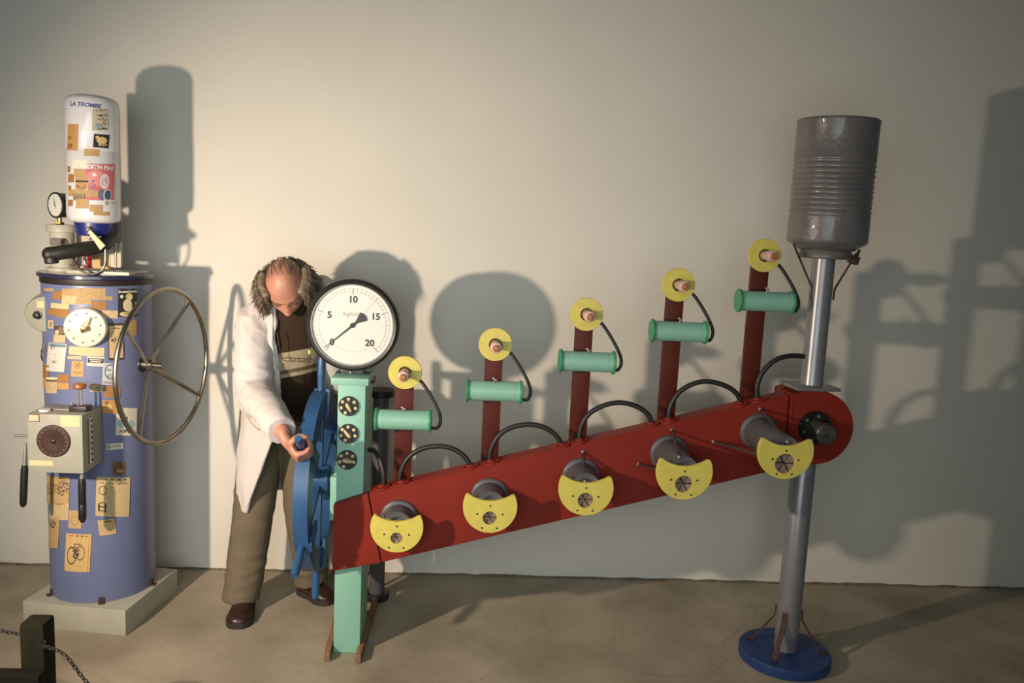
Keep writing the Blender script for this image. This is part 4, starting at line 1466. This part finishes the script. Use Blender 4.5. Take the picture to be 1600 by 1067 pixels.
# ================================================================== foreground barrier
YPb = -1.40
pl, pr = P(34, 985, YPb), P(83, 985, YPb)
zt = P(60, 967, YPb).z
bx_, bw = (pl.x + pr.x) / 2, 0.070
boll = thing('barrier_post', (bx_, YPb, 0), 'short dark square timber barrier post with a chain', 'post')
b = MB()
b.box((bx_, YPb, zt / 2), (bw, bw, zt), 0.012)
build(b, 'post_timber', OLDWOOD, boll)
ey = Vector((bx_ + bw / 2 - 0.008, YPb - bw / 2 + 0.004, P(79, 996, YPb).z))
b = MB()
b.tube([ey + Vector((0.009 * math.cos(2 * math.pi * i / 20), 0.002, 0.009 * math.sin(2 * math.pi * i / 20))) for i in range(20)], 0.0024, 8, closed=True)
build(b, 'eyelet', CHAINM, boll)
rt = P(40, 1054, YPb - bw / 2 - 0.03)
b = MB()
b.box((bx_ - 0.60, YPb - bw / 2 - 0.024, rt.z - 0.03), (1.28, 0.045, 0.07), 0.006)
build(b, 'barrier_rail', mat('rail_wood', (0.012, 0.010, 0.006), 0.8, spec=0.15, var=0.2, stretch=(0.6, 5, 5)), origin=(bx_ - 0.6, YPb, rt.z - 0.06), label='dark horizontal timber rail crossing the barrier post', cat='rail')


def chain(pts, lab):
    q = catmull(pts, 60)
    L_ = 0.0125
    # resample
    pos, acc = [q[0]], 0
    for a, c in zip(q, q[1:]):
        seg = (c - a).length
        while acc + seg >= L_:
            t = (L_ - acc) / seg
            a = a.lerp(c, t)
            seg = (c - a).length
            acc = 0
            pos.append(a)
        acc += seg
    b = MB()
    for i in range(len(pos) - 1):
        m_ = (pos[i] + pos[i + 1]) / 2
        t = (pos[i + 1] - pos[i]).normalized()
        x, y, _ = frame(t)
        s = x if i % 2 else y
        b.tube([m_ + t * (0.0088 * math.cos(2 * math.pi * k / 12)) + s * (0.0048 * math.sin(2 * math.pi * k / 12)) for k in range(12)], 0.0017, 6, closed=True)
    build(b, 'chain', CHAINM, origin=pos[0], label=lab, cat='chain')


chain([Vector((bx_ - bw / 2 - 0.001, YPb, P(34, 992, YPb).z)), P(0, 985, YPb), P(-60, 972, YPb), P(-150, 940, YPb)], 'iron chain running to the left face of the dark barrier post')
chain([ey + Vector((0.006, -0.004, -0.008)), P(100, 1022, YPb - 0.05), P(136, 1066, YPb - 0.05), P(190, 1115, YPb - 0.05), P(280, 1160, YPb - 0.05)], 'iron chain sagging towards the floor from the eyelet of the barrier post')

# ================================================================== person
FX = Vector((-0.78, -0.38, 0))
man = thing('person', FX, 'balding person in white lab coat bending over blue wheel', 'person')
SKIN = mat('skin', (0.47, 0.215, 0.145), 0.45, var=0.10, scale=30, bump=0.06, bscale=90)
COATM = mat('white_cotton', (0.60, 0.545, 0.52), 0.85, var=0.03, scale=8, bump=0.05, bscale=200, spec=0.2)
KHAKI = mat('khaki_cotton', (0.145, 0.115, 0.075), 0.85, var=0.10, scale=14, bump=0.08, bscale=220, spec=0.2)
SHOE = mat('dark_brown_leather', (0.035, 0.015, 0.010), 0.35, var=0.3, scale=30)
SOLE = mat('sole_rubber', (0.03, 0.024, 0.02), 0.7)
HAIR = mat('grey_brown_hair', (0.17, 0.13, 0.085), 0.6, var=0.35, scale=50)

Hc = P(447, 447, -0.49)
U = Vector((-0.05, -0.80, 0.60)).normalized()
F = Vector((0.15, -0.58, -0.80))
F = (F - U * F.dot(U)).normalized()
Rt = F.cross(U)            # his left-right axis; +Rt is picture right
if Rt.x < 0:
    Rt = -Rt


def hp(x, y, z):
    """head local (x picture right, y forward, z crown) -> world"""
    return Hc + Rt * x + F * y + U * z


SR, SL = P(401, 503, -0.44), P(503, 457, -0.37)
ER = P(399, 612, -0.58)
EL = P(520, 560, -0.33)
NK = (SR + SL) / 2 + Vector((0.0, 0.0, 0.02))
HIP = Vector((-0.765, -0.27, 0.86))
KR, AR = P(397, 800, -0.335), P(377, 930, -0.40)
KL, AL = P(477, 800, -0.28), P(487, 900, -0.25)

# grip on the ship wheel handle pointing into the room
hd0 = WOFF + 30
G0 = wp(0.366, hd0)
gd = (wp(0.46, hd0) - wp(0.36, hd0)).normalized()
gn_ = Vector((-0.85, -0.30, -0.45))
gn_ = (gn_ - gd * gn_.dot(gd)).normalized()
WR = G0 + gn_ * 0.034 - gd.cross(gn_) * 0.088
GL0 = wp(0.405, hd0 + 120)
gdl = (wp(0.46, hd0 + 120) - wp(0.36, hd0 + 120)).normalized()
gnl = Vector((0.6, 0.1, 0.8))
gnl = (gnl - gdl * gnl.dot(gdl)).normalized()
WLf = GL0 + gnl * 0.05 + Vector((-0.005, 0.0, 0.06))


def limb(b, pts, radii, seg=18, n=6, flat=1.0, up=None):
    q = catmull(pts, n)
    rr = []
    m_ = len(radii) - 1
    for i in range(len(q)):
        t = i / (len(q) - 1) * m_
        k = min(int(t), m_ - 1)
        rr.append(radii[k] * (1 - (t - k)) + radii[k + 1] * (t - k))
    b.tube(q, 0.05, seg, radii=rr, flat=flat, up=up)
    return q


def oval(c, rx, ry, n=28, tilt=0.0, sy=0.0, yaw=0.0):
    out = []
    for i in range(n):
        a = 2 * math.pi * i / n
        x, y = rx * math.cos(a), ry * math.sin(a)
        x, y = x * math.cos(yaw) - y * math.sin(yaw), x * math.sin(yaw) + y * math.cos(yaw)
        out.append(Vector((c[0] + x, c[1] + y, c[2] + tilt * x + sy * y)))
    return out


def hand(b, A, d, n, wrist, R0=0.0155, s=1.0, flip=1):
    """palm on side n of a bar through A along d, four fingers curled round it and a thumb the other way"""
    t = d.cross(n) * flip
    pcn = A + n * (R0 + 0.017)
    rg = []
    for k, (h, wd, tk) in enumerate(((-0.052, 0.026, 0.017), (-0.036, 0.034, 0.018), (-0.010, 0.042, 0.0165), (0.018, 0.043, 0.0145), (0.034, 0.040, 0.012))):
        cc = pcn + t * h - n * (0.010 * max(0, (h + 0.0) / 0.034) ** 2)
        rg.append([cc + d * (wd * math.cos(2 * math.pi * i / 14)) + n * (tk * math.sin(2 * math.pi * i / 14)) for i in range(14)])
    b.rings(rg)
    limb(b, [wrist, (wrist + pcn - t * 0.04) / 2 + n * 0.004, pcn - t * 0.036], [0.029, 0.027, 0.027], 14, 5, 0.8, up=d)
    for k, (off, ln, rad) in enumerate(((0.033, 0.92, 0.0088), (0.011, 1.0, 0.0092), (-0.011, 0.96, 0.0088), (-0.032, 0.80, 0.0076))):
        pts, rad_ = [], []
        for i in range(10):
            a = math.radians(48 + (232 - 48) * ln * i / 9)
            rr = R0 + rad + 0.0055 * (1 - i / 9) + (0.0015 if i in (3, 6) else 0)
            pts.append(A + d * (off * s) + n * (rr * math.cos(a)) + t * (rr * math.sin(a)))
            rad_.append(rad * (1.12 - 0.22 * i / 9) * (1.05 if i in (3, 6) else 1.0))
        kn = pcn + d * (off * 0.95) + t * 0.026
        b.tube([kn] + pts, rad, 10, radii=[rad * 1.15] + rad_)
        b.ball(pts[-1], rad_[-1], seg=8)
    # thumb leaves the side of the palm near its base
    q = [pcn - t * 0.022 + d * 0.026, A + d * 0.044 + n * (R0 + 0.008) - t * (R0 + 0.008), A + d * 0.048 - t * (R0 + 0.012) - n * 0.006, A + d * 0.046 - t * 0.012 - n * (R0 + 0.010)]
    q = catmull(q, 4)
    b.tube(q, 0.01, 10, radii=[0.0135 - 0.0042 * i / (len(q) - 1) for i in range(len(q))])
    b.ball(q[-1], 0.0092, seg=8)


body = MB()
# --- head
hb = bmesh.new()
bmesh.ops.create_uvsphere(hb, u_segments=88, v_segments=66, radius=1.0)
g = lambda d, s: math.exp(-(d / s) ** 2)
for v in hb.verts:
    x, y, z = v.co       # y forward
    X = x * 0.0755
    Y = y * (0.094 if y > 0 else 0.106)
    Z = z * (0.108 if z > 0 else 0.120)
    if z < 0:
        tt = -z
        X *= 1 - 0.30 * tt ** 1.6
        if y < 0:
            Y *= 1 - 0.45 * tt
        else:
            Y *= 1 + 0.10 * tt
    if z > 0:
        X *= 1 - 0.05 * z * z
        Y *= 1 + (0.03 * (1 - z))
    if y > 0.1:
        # nose
        nzp = g(X, 0.0115 + 0.010 * max(0, min(1, (0.012 - Z) / 0.05)))
        prof_ = 0.0
        if 0.018 > Z > -0.05:
            t_ = (0.018 - Z) / 0.055
            prof_ = 0.028 * min(1, t_) ** 1.2 if t_ <= 1 else 0.028 * max(0, 1 - (t_ - 1) / 0.23)
        Y += prof_ * nzp
        for s_ in (-1, 1):
            Y -= 0.013 * g(X - s_ * 0.031, 0.016) * g(Z - 0.004, 0.011)
            Y += 0.007 * g(X - s_ * 0.031, 0.011) * g(Z - 0.001, 0.006)
            Y += 0.0045 * g(X - s_ * 0.03, 0.022) * g(Z - 0.024, 0.008)
            Y += 0.004 * g(X - s_ * 0.042, 0.016) * g(Z + 0.03, 0.016)
        Y += 0.005 * g(X, 0.022) * (g(Z + 0.058, 0.006) + g(Z + 0.071, 0.006))
        Y -= 0.004 * g(X, 0.024) * g(Z + 0.0645, 0.003)
        Y += 0.007 * g(X, 0.02) * g(Z + 0.098, 0.016)
    v.co = hp(X, Y, Z)
me_ = bpy.data.meshes.new('h')
hb.to_mesh(me_)
hb.free()
body.bm.from_mesh(me_)
for s_ in (-1, 1):
    q = hp(s_ * 0.077, -0.012, -0.008)
    Rm = Matrix((Rt, F, U)).transposed()
    body.ball(q, 0.030, 0.30, 0.62, 1.05, 16, Rm @ Matrix.Rotation(0.25 * s_, 3, 'Z'))
    body.ball(hp(s_ * 0.074, -0.008, -0.034), 0.011, 0.6, 0.8, 1.0, 12, Rm)
# neck, torso, arms, legs
limb(body, [hp(0, -0.045, -0.055), hp(0, -0.05, -0.10), NK + Vector((0, 0.02, 0.0)), NK + Vector((0, 0.03, -0.06))], [0.052, 0.055, 0.060, 0.075], 20)
T0 = NK + Vector((0.0, 0.03, -0.02))
body.rings([oval(NK + Vector((0, 0.035, 0.015)), 0.08, 0.06, tilt=0.4), oval(NK + Vector((0, 0.035, -0.03)), 0.145, 0.085, tilt=0.4), oval(NK + Vector((0.0, 0.05, -0.12)), 0.145, 0.095, tilt=0.25), oval((-0.738, -0.355, 1.05), 0.13, 0.10), oval((-0.755, -0.30, 0.92), 0.135, 0.10), oval(HIP, 0.14, 0.11), oval(HIP + Vector((0, 0.005, -0.08)), 0.12, 0.10)])
limb(body, [SR, SR.lerp(ER, 0.5) + Vector((0, -0.005, 0)), ER, ER.lerp(WR, 0.45), WR], [0.052, 0.046, 0.040, 0.038, 0.027])
limb(body, [SL, SL.lerp(EL, 0.5), EL, EL.lerp(WLf, 0.45), WLf], [0.052, 0.046, 0.040, 0.038, 0.027])
hand(body, G0, gd, gn_, WR, flip=1)
body.ball(WR, 0.0275, seg=14)
body.ball(WLf, 0.0275, seg=14)
hand(body, GL0, gdl, gnl, WLf)
for Kk, Aa, sx_ in ((KR, AR, -0.075), (KL, AL, 0.075)):
    hp0 = HIP + Vector((sx_, 0, -0.02))
    limb(body, [hp0, hp0.lerp(Kk, 0.5), Kk, Kk.lerp(Aa, 0.4), Aa, Vector((Aa.x, Aa.y, 0.06))], [0.078, 0.068, 0.052, 0.05, 0.036, 0.035])
bd = remesh(body, 0.0042, 2)
build(bd, 'body', SKIN, man, angle=180)

# --- face details
Rm = Matrix((Rt, F, U)).transposed()
for s_ in (-1, 1):
    b = MB()
    b.tube([hp(s_ * 0.031 + 0.012 * t, 0.0885 - 0.004 * abs(t) - 0.004 * abs(s_ * 0.031 + 0.012 * t) / 0.04, -0.004 - 0.003 * (1 - t * t)) for t in (-1, -0.5, 0, 0.5, 1)], 0.0016, 6)
    build(b, 'eyelid_line', mat('lash_brown', (0.05, 0.025, 0.02), 0.7), man)
    b = MB()
    for i in range(46):
        u_ = random.uniform(-1, 1)
        p0 = hp(s_ * (0.031 + 0.017 * u_), 0.093 - 0.006 * abs(u_) - 0.004 * max(0, u_), 0.022 + random.uniform(-0.004, 0.004))
        dr = (Rt * s_ * random.uniform(0.1, 0.9) + F * random.uniform(0.5, 1.0) + U * random.uniform(-0.5, 0.4)).normalized()
        b.tube([p0 - F * 0.003, p0 + dr * 0.004, p0 + dr * 0.008 - Vector((0, 0, 0.002))], 0.0006, 4, radii=[0.0008, 0.0006, 0.0002])
    build(b, 'eyebrow', HAIR, man)

# --- hair: bald crown, long grey hair at the sides and the back
b = MB()
hv = MB()
for s_ in range(-12, 13):
    az = math.radians(s_ * 10.5)               # 0 = back of the head
    for zz in (-0.05, -0.025, 0.0, 0.025, 0.045):
        if zz > 0.01 and abs(s_) < 7:
            continue
        c1 = math.sqrt(max(0.05, 1 - (zz / 0.13) ** 2))
        ex = 1.0 + 0.24 * math.sin(abs(az)) * (1.0 if zz < 0.03 else 0.6)
        q = hp(math.sin(az) * 0.078 * c1 * ex, -math.cos(az) * 0.108 * c1, zz)
        if abs(az) > math.radians(112) and zz > 0.045:
            continue
        if abs(az) > math.radians(105) and zz < -0.03:
            continue
        hv.ball(q, 0.0155 + 0.002 * math.sin(abs(az)), seg=10)
hv2 = remesh(hv, 0.0055, 10, disp=lambda p, n: 0.002 * noise.noise(p * 40))
build(hv2, 'hair_mass', HAIR, man, angle=180)
G_ = Vector((0, 0, -1))
for i in range(6500):
    az = math.radians(random.uniform(-126, 126))
    zz = random.uniform(-0.05, 0.060)
    if abs(az) < math.radians(62) and zz > 0.03:
        continue
    c1 = math.sqrt(max(0.05, 1 - (zz / 0.125) ** 2))
    ex = 1.0 + 0.24 * math.sin(abs(az))
    rad_n = (Rt * math.sin(az) - F * math.cos(az)).normalized()
    root = hp(math.sin(az) * 0.078 * c1 * ex, -math.cos(az) * 0.108 * c1, zz) + rad_n * random.uniform(0.006, 0.019) + F * (random.uniform(0.0, 0.016) if abs(az) > 1.7 else 0.0)
    tang = (-U * 0.9 - F * 0.35 + G_ * 0.5 + Vector((random.uniform(-1, 1), random.uniform(-1, 1), random.uniform(-1, 1))) * 0.38)
    tang = (tang - rad_n * tang.dot(rad_n)).normalized()
    wild = random.random() < 0.14
    ln = random.uniform(0.03, 0.055)
    lift = random.uniform(0.25, 0.7) if wild else random.uniform(-0.02, 0.16)
    cv = Vector((random.uniform(-1, 1), random.uniform(-1, 1), random.uniform(-1, 1))) * 0.25
    pts = []
    for k in range(5):
        t = k / 4
        pts.append(root + tang * (ln * t) + rad_n * (ln * lift * t - 0.25 * ln * t * t * (0 if wild else 1)) + cv * (ln * t * t) + G_ * (ln * 0.2 * t * t))
    b.tube(pts, 0.001, 3, radii=[0.0012, 0.0016, 0.0015, 0.0011, 0.0003])
for i in range(34):                             # thin wisps combed over the crown
    x0_ = random.uniform(-0.055, 0.055)
    pts = []
    for k in range(6):
        t = k / 5
        y_ = 0.02 - 0.10 * t
        x_ = x0_ + 0.012 * math.sin(3 * t + i)
        zc_ = 0.110 * math.sqrt(max(0.02, 1 - (x_ / 0.0775) ** 2 - (y_ / 0.109) ** 2)) + 0.0012
        pts.append(hp(x_, y_, zc_))
    b.tube(pts, 0.0006, 3, radii=[0.0003, 0.0007, 0.0008, 0.0008, 0.0007, 0.0004])
build(b, 'hair_strands', HAIR, man, angle=180)

# --- trousers
tr = MB()
tr.rings([oval(HIP + Vector((0, 0.0, 0.06)), 0.155, 0.115), oval(HIP, 0.165, 0.125), oval(HIP + Vector((0, 0.005, -0.09)), 0.165, 0.12), oval(HIP + Vector((0, 0.0, -0.13)), 0.13, 0.10)])
for Kk, Aa, sx_, sg_ in ((KR, AR, -0.078, 1), (KL, AL, 0.078, -1)):
    hp0 = HIP + Vector((sx_, 0, -0.02))
    end = Vector((Aa.x, Aa.y, 0.085))
    limb(tr, [hp0, hp0.lerp(Kk, 0.5), Kk + Vector((0, -0.012, 0)), Kk.lerp(Aa, 0.5), Aa, end], [0.098, 0.092, 0.082, 0.079, 0.074, 0.076], 22)


def folds(p, n):
    low = max(0.0, 1 - abs(p.z - 0.15) / 0.16)
    kn = max(0.0, 1 - abs(p.z - 0.45) / 0.14)
    f = 0.006 * noise.noise(Vector((p.x * 7, p.y * 7, p.z * 6)))
    f += 0.008 * low * noise.noise(Vector((p.x * 9, p.y * 9, p.z * 34)))
    f += 0.007 * kn * noise.noise(Vector((p.x * 10 + p.z * 14, p.y * 9, p.z * 22)))
    return f


t2 = remesh(tr, 0.0065, 3, folds)
build(t2, 'trousers', KHAKI, man, angle=180)

# --- pullover
sw_ = MB()
sw_.rings([oval(NK + Vector((0.005, -0.012, 0.015)), 0.075, 0.062, tilt=0.4), oval(NK + Vector((0.005, 0.02, -0.02)), 0.135, 0.092, tilt=0.4), oval(NK + Vector((0.0, 0.035, -0.10)), 0.158, 0.115, tilt=0.3), oval((-0.728, -0.38, 1.08), 0.158, 0.125, tilt=0.1), oval((-0.742, -0.35, 0.97), 0.155, 0.13), oval((-0.752, -0.31, 0.86), 0.165, 0.135), oval((-0.757, -0.29, 0.80), 0.165, 0.13)])
s2 = remesh(sw_, 0.0065, 2, lambda p, n: 0.007 * noise.noise(Vector((p.x * 12, p.y * 8, p.z * 9 + p.x * 10))) + 0.004 * noise.noise(p * 24))
pm = bpy.data.materials.new('striped_pullover')
pm.use_nodes = True
nt = pm.node_tree
bs = nt.nodes['Principled BSDF']
bs.inputs['Roughness'].default_value = 0.9
bs.inputs['Specular IOR Level'].default_value = 0.15
tc = nt.nodes.new('ShaderNodeTexCoord')
sep = nt.nodes.new('ShaderNodeSeparateXYZ')
nt.links.new(tc.outputs['Object'], sep.inputs[0])
ma = nt.nodes.new('ShaderNodeMath')
ma.operation = 'MULTIPLY_ADD'
ma.inputs[1].default_value = -0.20
nt.links.new(sep.outputs[0], ma.inputs[0])
nt.links.new(sep.outputs[2], ma.inputs[2])
cr = nt.nodes.new('ShaderNodeValToRGB')
cr.color_ramp.interpolation = 'CONSTANT'
el = cr.color_ramp.elements
el[0].position = 0.0
el[0].color = (0.032, 0.019, 0.012, 1)
el[1].position = 0.5
el[1].color = (0.30, 0.24, 0.16, 1)
for p_, c_ in ((0.515, (0.10, 0.07, 0.045, 1)), (0.528, (0.30, 0.24, 0.16, 1)), (0.60, (0.034, 0.021, 0.013, 1))):
    e = el.new(p_)
    e.color = c_
mr = nt.nodes.new('ShaderNodeMapRange')
mr.inputs[1].default_value = 0.50
mr.inputs[2].default_value = 1.50
nt.links.new(ma.outputs[0], mr.inputs[0])
nt.links.new(mr.outputs[0], cr.inputs[0])
nt.links.new(cr.outputs[0], bs.inputs['Base Color'])
build(s2, 'pullover', pm, man, angle=180)

# --- coat: open at the front, one shell with sleeves
CR = [  # cx, cy, z, rx, ry, front edge angle, far edge angle, tilt
    (NK.x + 0.01, NK.y + 0.015, NK.z + 0.050, 0.098, 0.080, 22, 318, 0.30),
    (NK.x, NK.y + 0.025, NK.z + 0.010, 0.150, 0.105, 16, 312, 0.42),
    (NK.x - 0.004, NK.y + 0.035, NK.z - 0.055, 0.178, 0.125, 10, 305, 0.40),
    (-0.728, -0.385, 1.16, 0.172, 0.138, 4, 300, 0.22),
    (-0.731, -0.360, 1.05, 0.168, 0.148, -2, 295, 0.10),
    (-0.738, -0.325, 0.92, 0.168, 0.152, -4, 292, 0.0),
    (-0.744, -0.305, 0.80, 0.176, 0.172, -2, 290, 0.0),
    (-0.750, -0.305, 0.68, 0.176, 0.182, 12, 285, 0.0),
    (-0.760, -0.305, 0.56, 0.168, 0.188, 26, 275, 0.0),
    (-0.770, -0.310, 0.440, 0.158, 0.190, 44, 262, 0.0),
]
ct = MB()
nn = 56
outer, inner = [], []
for (cx_, cy_, z_, rx_, ry_, f0, f1, tl) in CR:
    for lst, th_ in ((outer, 0.0), (inner, 0.016)):
        row = []
        for i in range(nn + 1):
            a = math.radians(f0 + (f1 - f0) * i / nn)
            wv = 0.0
            if z_ < 0.75:
                wv = 0.010 * math.sin(a * 5 + z_ * 3)
            x_ = -(rx_ - th_ + wv) * math.sin(a)
            y_ = -(ry_ - th_ + wv) * math.cos(a)
            row.append(Vector((cx_ + x_, cy_ + y_, z_ + tl * x_)))
        lst.append(row)
loop = [o_ + list(reversed(i_)) for o_, i_ in zip(outer, inner)]
ct.rings(loop)
cuffR = ER.lerp(WR, 0.96)
cuffL = EL.lerp(WLf, 0.86)
limb(ct, [SR + Vector((0.035, 0.02, 0.03)), SR + Vector((0.0, 0.005, -0.02)), SR.lerp(ER, 0.5) + Vector((-0.004, -0.005, 0)), ER + Vector((-0.006, 0.008, 0)), ER.lerp(WR, 0.4), cuffR], [0.072, 0.080, 0.074, 0.068, 0.063, 0.054], 22)
limb(ct, [SL + Vector((-0.035, 0.02, 0.01)), SL + Vector((0.0, 0.005, -0.02)), SL.lerp(EL, 0.5), EL, EL.lerp(WLf, 0.4), cuffL], [0.072, 0.080, 0.074, 0.066, 0.060, 0.052], 22)


def ridge(v):
    return 1 - 2 * abs(noise.noise(v))


def cfold(p, n):
    f = 0.006 * noise.noise(Vector((p.x * 8, p.y * 8, p.z * 5)))
    e = max(0.0, 1 - (p - ER).length / 0.17)
    f += 0.015 * e * ridge(Vector((p.x * 10 + p.z * 14, p.y * 7, p.z * 27)))
    sh_ = max(0, 1 - (p - SR).length / 0.2)
    f += 0.013 * sh_ * ridge(Vector((p.x * 20 + p.z * 17, p.y * 10, p.z * 5 - p.x * 9)))
    sk = max(0, min(1, (0.85 - p.z) / 0.25))
    f += 0.007 * sk * ridge(Vector((p.x * 13, p.y * 13, p.z * 2.5)))
    f += 0.003 * noise.noise(Vector((p.x * 26, p.y * 26, p.z * 14)))
    return f


c2 = remesh(ct, 0.0062, 2, cfold)
from mathutils.bvhtree import BVHTree
bvh = BVHTree.FromBMesh(c2.bm)
coat = build(c2, 'lab_coat', COATM, man, angle=180)
# lapel and pocket
b = MB()
lr = []
for k in range(0, 5):
    cx_, cy_, z_, rx_, ry_, f0, f1, tl = CR[k]
    row = []
    wdt = (34, 30, 24, 14, 5)[k]
    for i in range(5):
        a = math.radians(f0 + 2 + wdt * i / 4)
        x_ = -(rx_ + 0.010) * math.sin(a)
        y_ = -(ry_ + 0.010 + 0.004 * math.sin(math.pi * i / 4)) * math.cos(a)
        row.append(Vector((cx_ + x_, cy_ + y_, z_ + tl * x_)))
    row2 = [p + Vector((0.0, 0.010, 0)) for p in reversed(row)]
    lr.append(row + row2)
b.rings(lr)
build(b, 'lapel', COATM, coat, angle=60)
b = MB()
pk = []
for k in range(9):
    t = k / 8
    d_ = ray(386 + 20 * t, 650 + 22 * t + 3 * math.sin(math.pi * t)).normalized()
    h_ = bvh.ray_cast(CAM, d_)
    if h_[0] is not None:
        pk.append(h_[0] - d_ * 0.001)
b.tube(pk, 0.003, 8)
build(b, 'pocket_edge', mat('pocket_brown', (0.45, 0.33, 0.24), 0.9), coat)  # brown interior showing along the pocket slit
# shirt collar
b = MB()
rows = []
for k, (dz, rx_, ry_) in enumerate(((0.035, 0.070, 0.064), (0.055, 0.074, 0.068), (0.030, 0.090, 0.082), (0.020, 0.086, 0.078))):
    row = []
    for i in range(37):
        a = math.radians(10 + 340 * i / 36)
        fr_ = max(0, math.cos(a))
        row.append(NK + Vector((-rx_ * math.sin(a), 0.0 - ry_ * math.cos(a) - 0.01 * fr_, dz - 0.028 * fr_ + 0.35 * (-rx_ * math.sin(a)))))
    rows.append(row)
b.rings(rows, cap=False, closed=False)
build(b, 'shirt_collar', mat('cream_shirt', (0.66, 0.58, 0.46), 0.85), man, angle=60)


# --- shoes
def shoe(heel, toe, nm):
    heel, toe = Vector(heel), Vector(toe)
    d = (toe - heel).normalized()
    t = Vector((-d.y, d.x, 0))
    L_ = (toe - heel).length
    prof = [(0.0, 0.024, 0.055), (0.05, 0.032, 0.085), (0.18, 0.037, 0.105), (0.34, 0.038, 0.105), (0.50, 0.042, 0.082), (0.68, 0.049, 0.062), (0.84, 0.046, 0.052), (0.95, 0.033, 0.042), (1.0, 0.016, 0.030)]
    b = MB()
    rg = []
    for f, w_, h in prof:
        c = heel + d * (L_ * f)
        row = []
        for i in range(17):
            a = math.pi * i / 16
            row.append(c + t * (w_ * math.cos(a) * (1 if i not in (0, 16) else 1.0)) + Vector((0, 0, 0.022 + (h - 0.022) * math.sin(a) ** 0.8)))
        rg.append(row)
    b.rings(rg)
    up_ = build(b, 'shoe', SHOE, man, angle=60)
    b = MB()
    rg = []
    for f, w_, h in prof:
        c = heel + d * (L_ * (f * 1.03 - 0.015))
        w_ += 0.005
        zb = 0.001 if not 0.36 < f < 0.6 else 0.006
        rg.append([c + t * w_ + Vector((0, 0, zb)), c + t * w_ + Vector((0, 0, 0.024)), c - t * w_ + Vector((0, 0, 0.024)), c - t * w_ + Vector((0, 0, zb))])
    b.rings(rg)
    build(b, 'sole', SOLE, up_, angle=30)
    for k in range(4):
        f = 0.42 + 0.07 * k
        c = heel + d * (L_ * f)
        h = 0.104 - 0.0145 * k
        b = MB()
        b.tube([c + t * 0.022 + Vector((0, 0, h - 0.006)), c + Vector((0, 0, h + 0.004)), c - t * 0.022 + Vector((0, 0, h - 0.006))], 0.0025, 6)
        build(b, 'lace', SOLE, up_)


t1 = PF(371, 983)
shoe((AR.x + 0.004, AR.y + 0.065, 0), (t1.x, t1.y, 0), 'r')
t1 = PF(519, 944)
shoe((AL.x - 0.050, AL.y + 0.040, 0), (t1.x, t1.y, 0), 'l')

# spectacles hanging on a cord
gcn = P(464, 562, -0.530)
specs = thing('spectacles', gcn, 'spectacles hanging on a cord in front of striped pullover', 'spectacles')
DARKF = mat('frame_brown', (0.05, 0.03, 0.02), 0.4)
for s_ in (-1, 1):
    b = MB()
    o_ = gcn + Vector((s_ * 0.031, 0, 0))
    b.tube([o_ + Vector((0.024 * math.cos(2 * math.pi * i / 28), 0.004 * math.cos(2 * math.pi * i / 28), 0.007 * math.sin(2 * math.pi * i / 28))) for i in range(28)], 0.0014, 6, closed=True)
    build(b, 'rim', DARKF, specs)
b = MB()
b.tube([gcn + Vector((-0.008, 0, 0.002)), gcn + Vector((0, 0, 0.005)), gcn + Vector((0.008, 0, 0.002))], 0.0014, 6)
build(b, 'bridge', DARKF, specs)
tg = P(483.5, 550, -0.535)
b = MB()
b.tube(catmull([P(433, 520, -0.530), P(437, 545, -0.535), gcn + Vector((-0.055, 0, 0.001))], 6), 0.0016, 6)
build(b, 'cord', BLACK, specs)
b = MB()
b.tube(catmull([gcn + Vector((0.055, 0, 0.001)), tg, P(482, 530, -0.537), P(480, 505, -0.535)], 6), 0.0016, 6)
build(b, 'cord', BLACK, specs)
b = MB()
b.box(tg, (0.010, 0.007, 0.018), 0.002)
build(b, 'cord_toggle', mat('lime_plastic', (0.40, 0.50, 0.05), 0.4), specs)
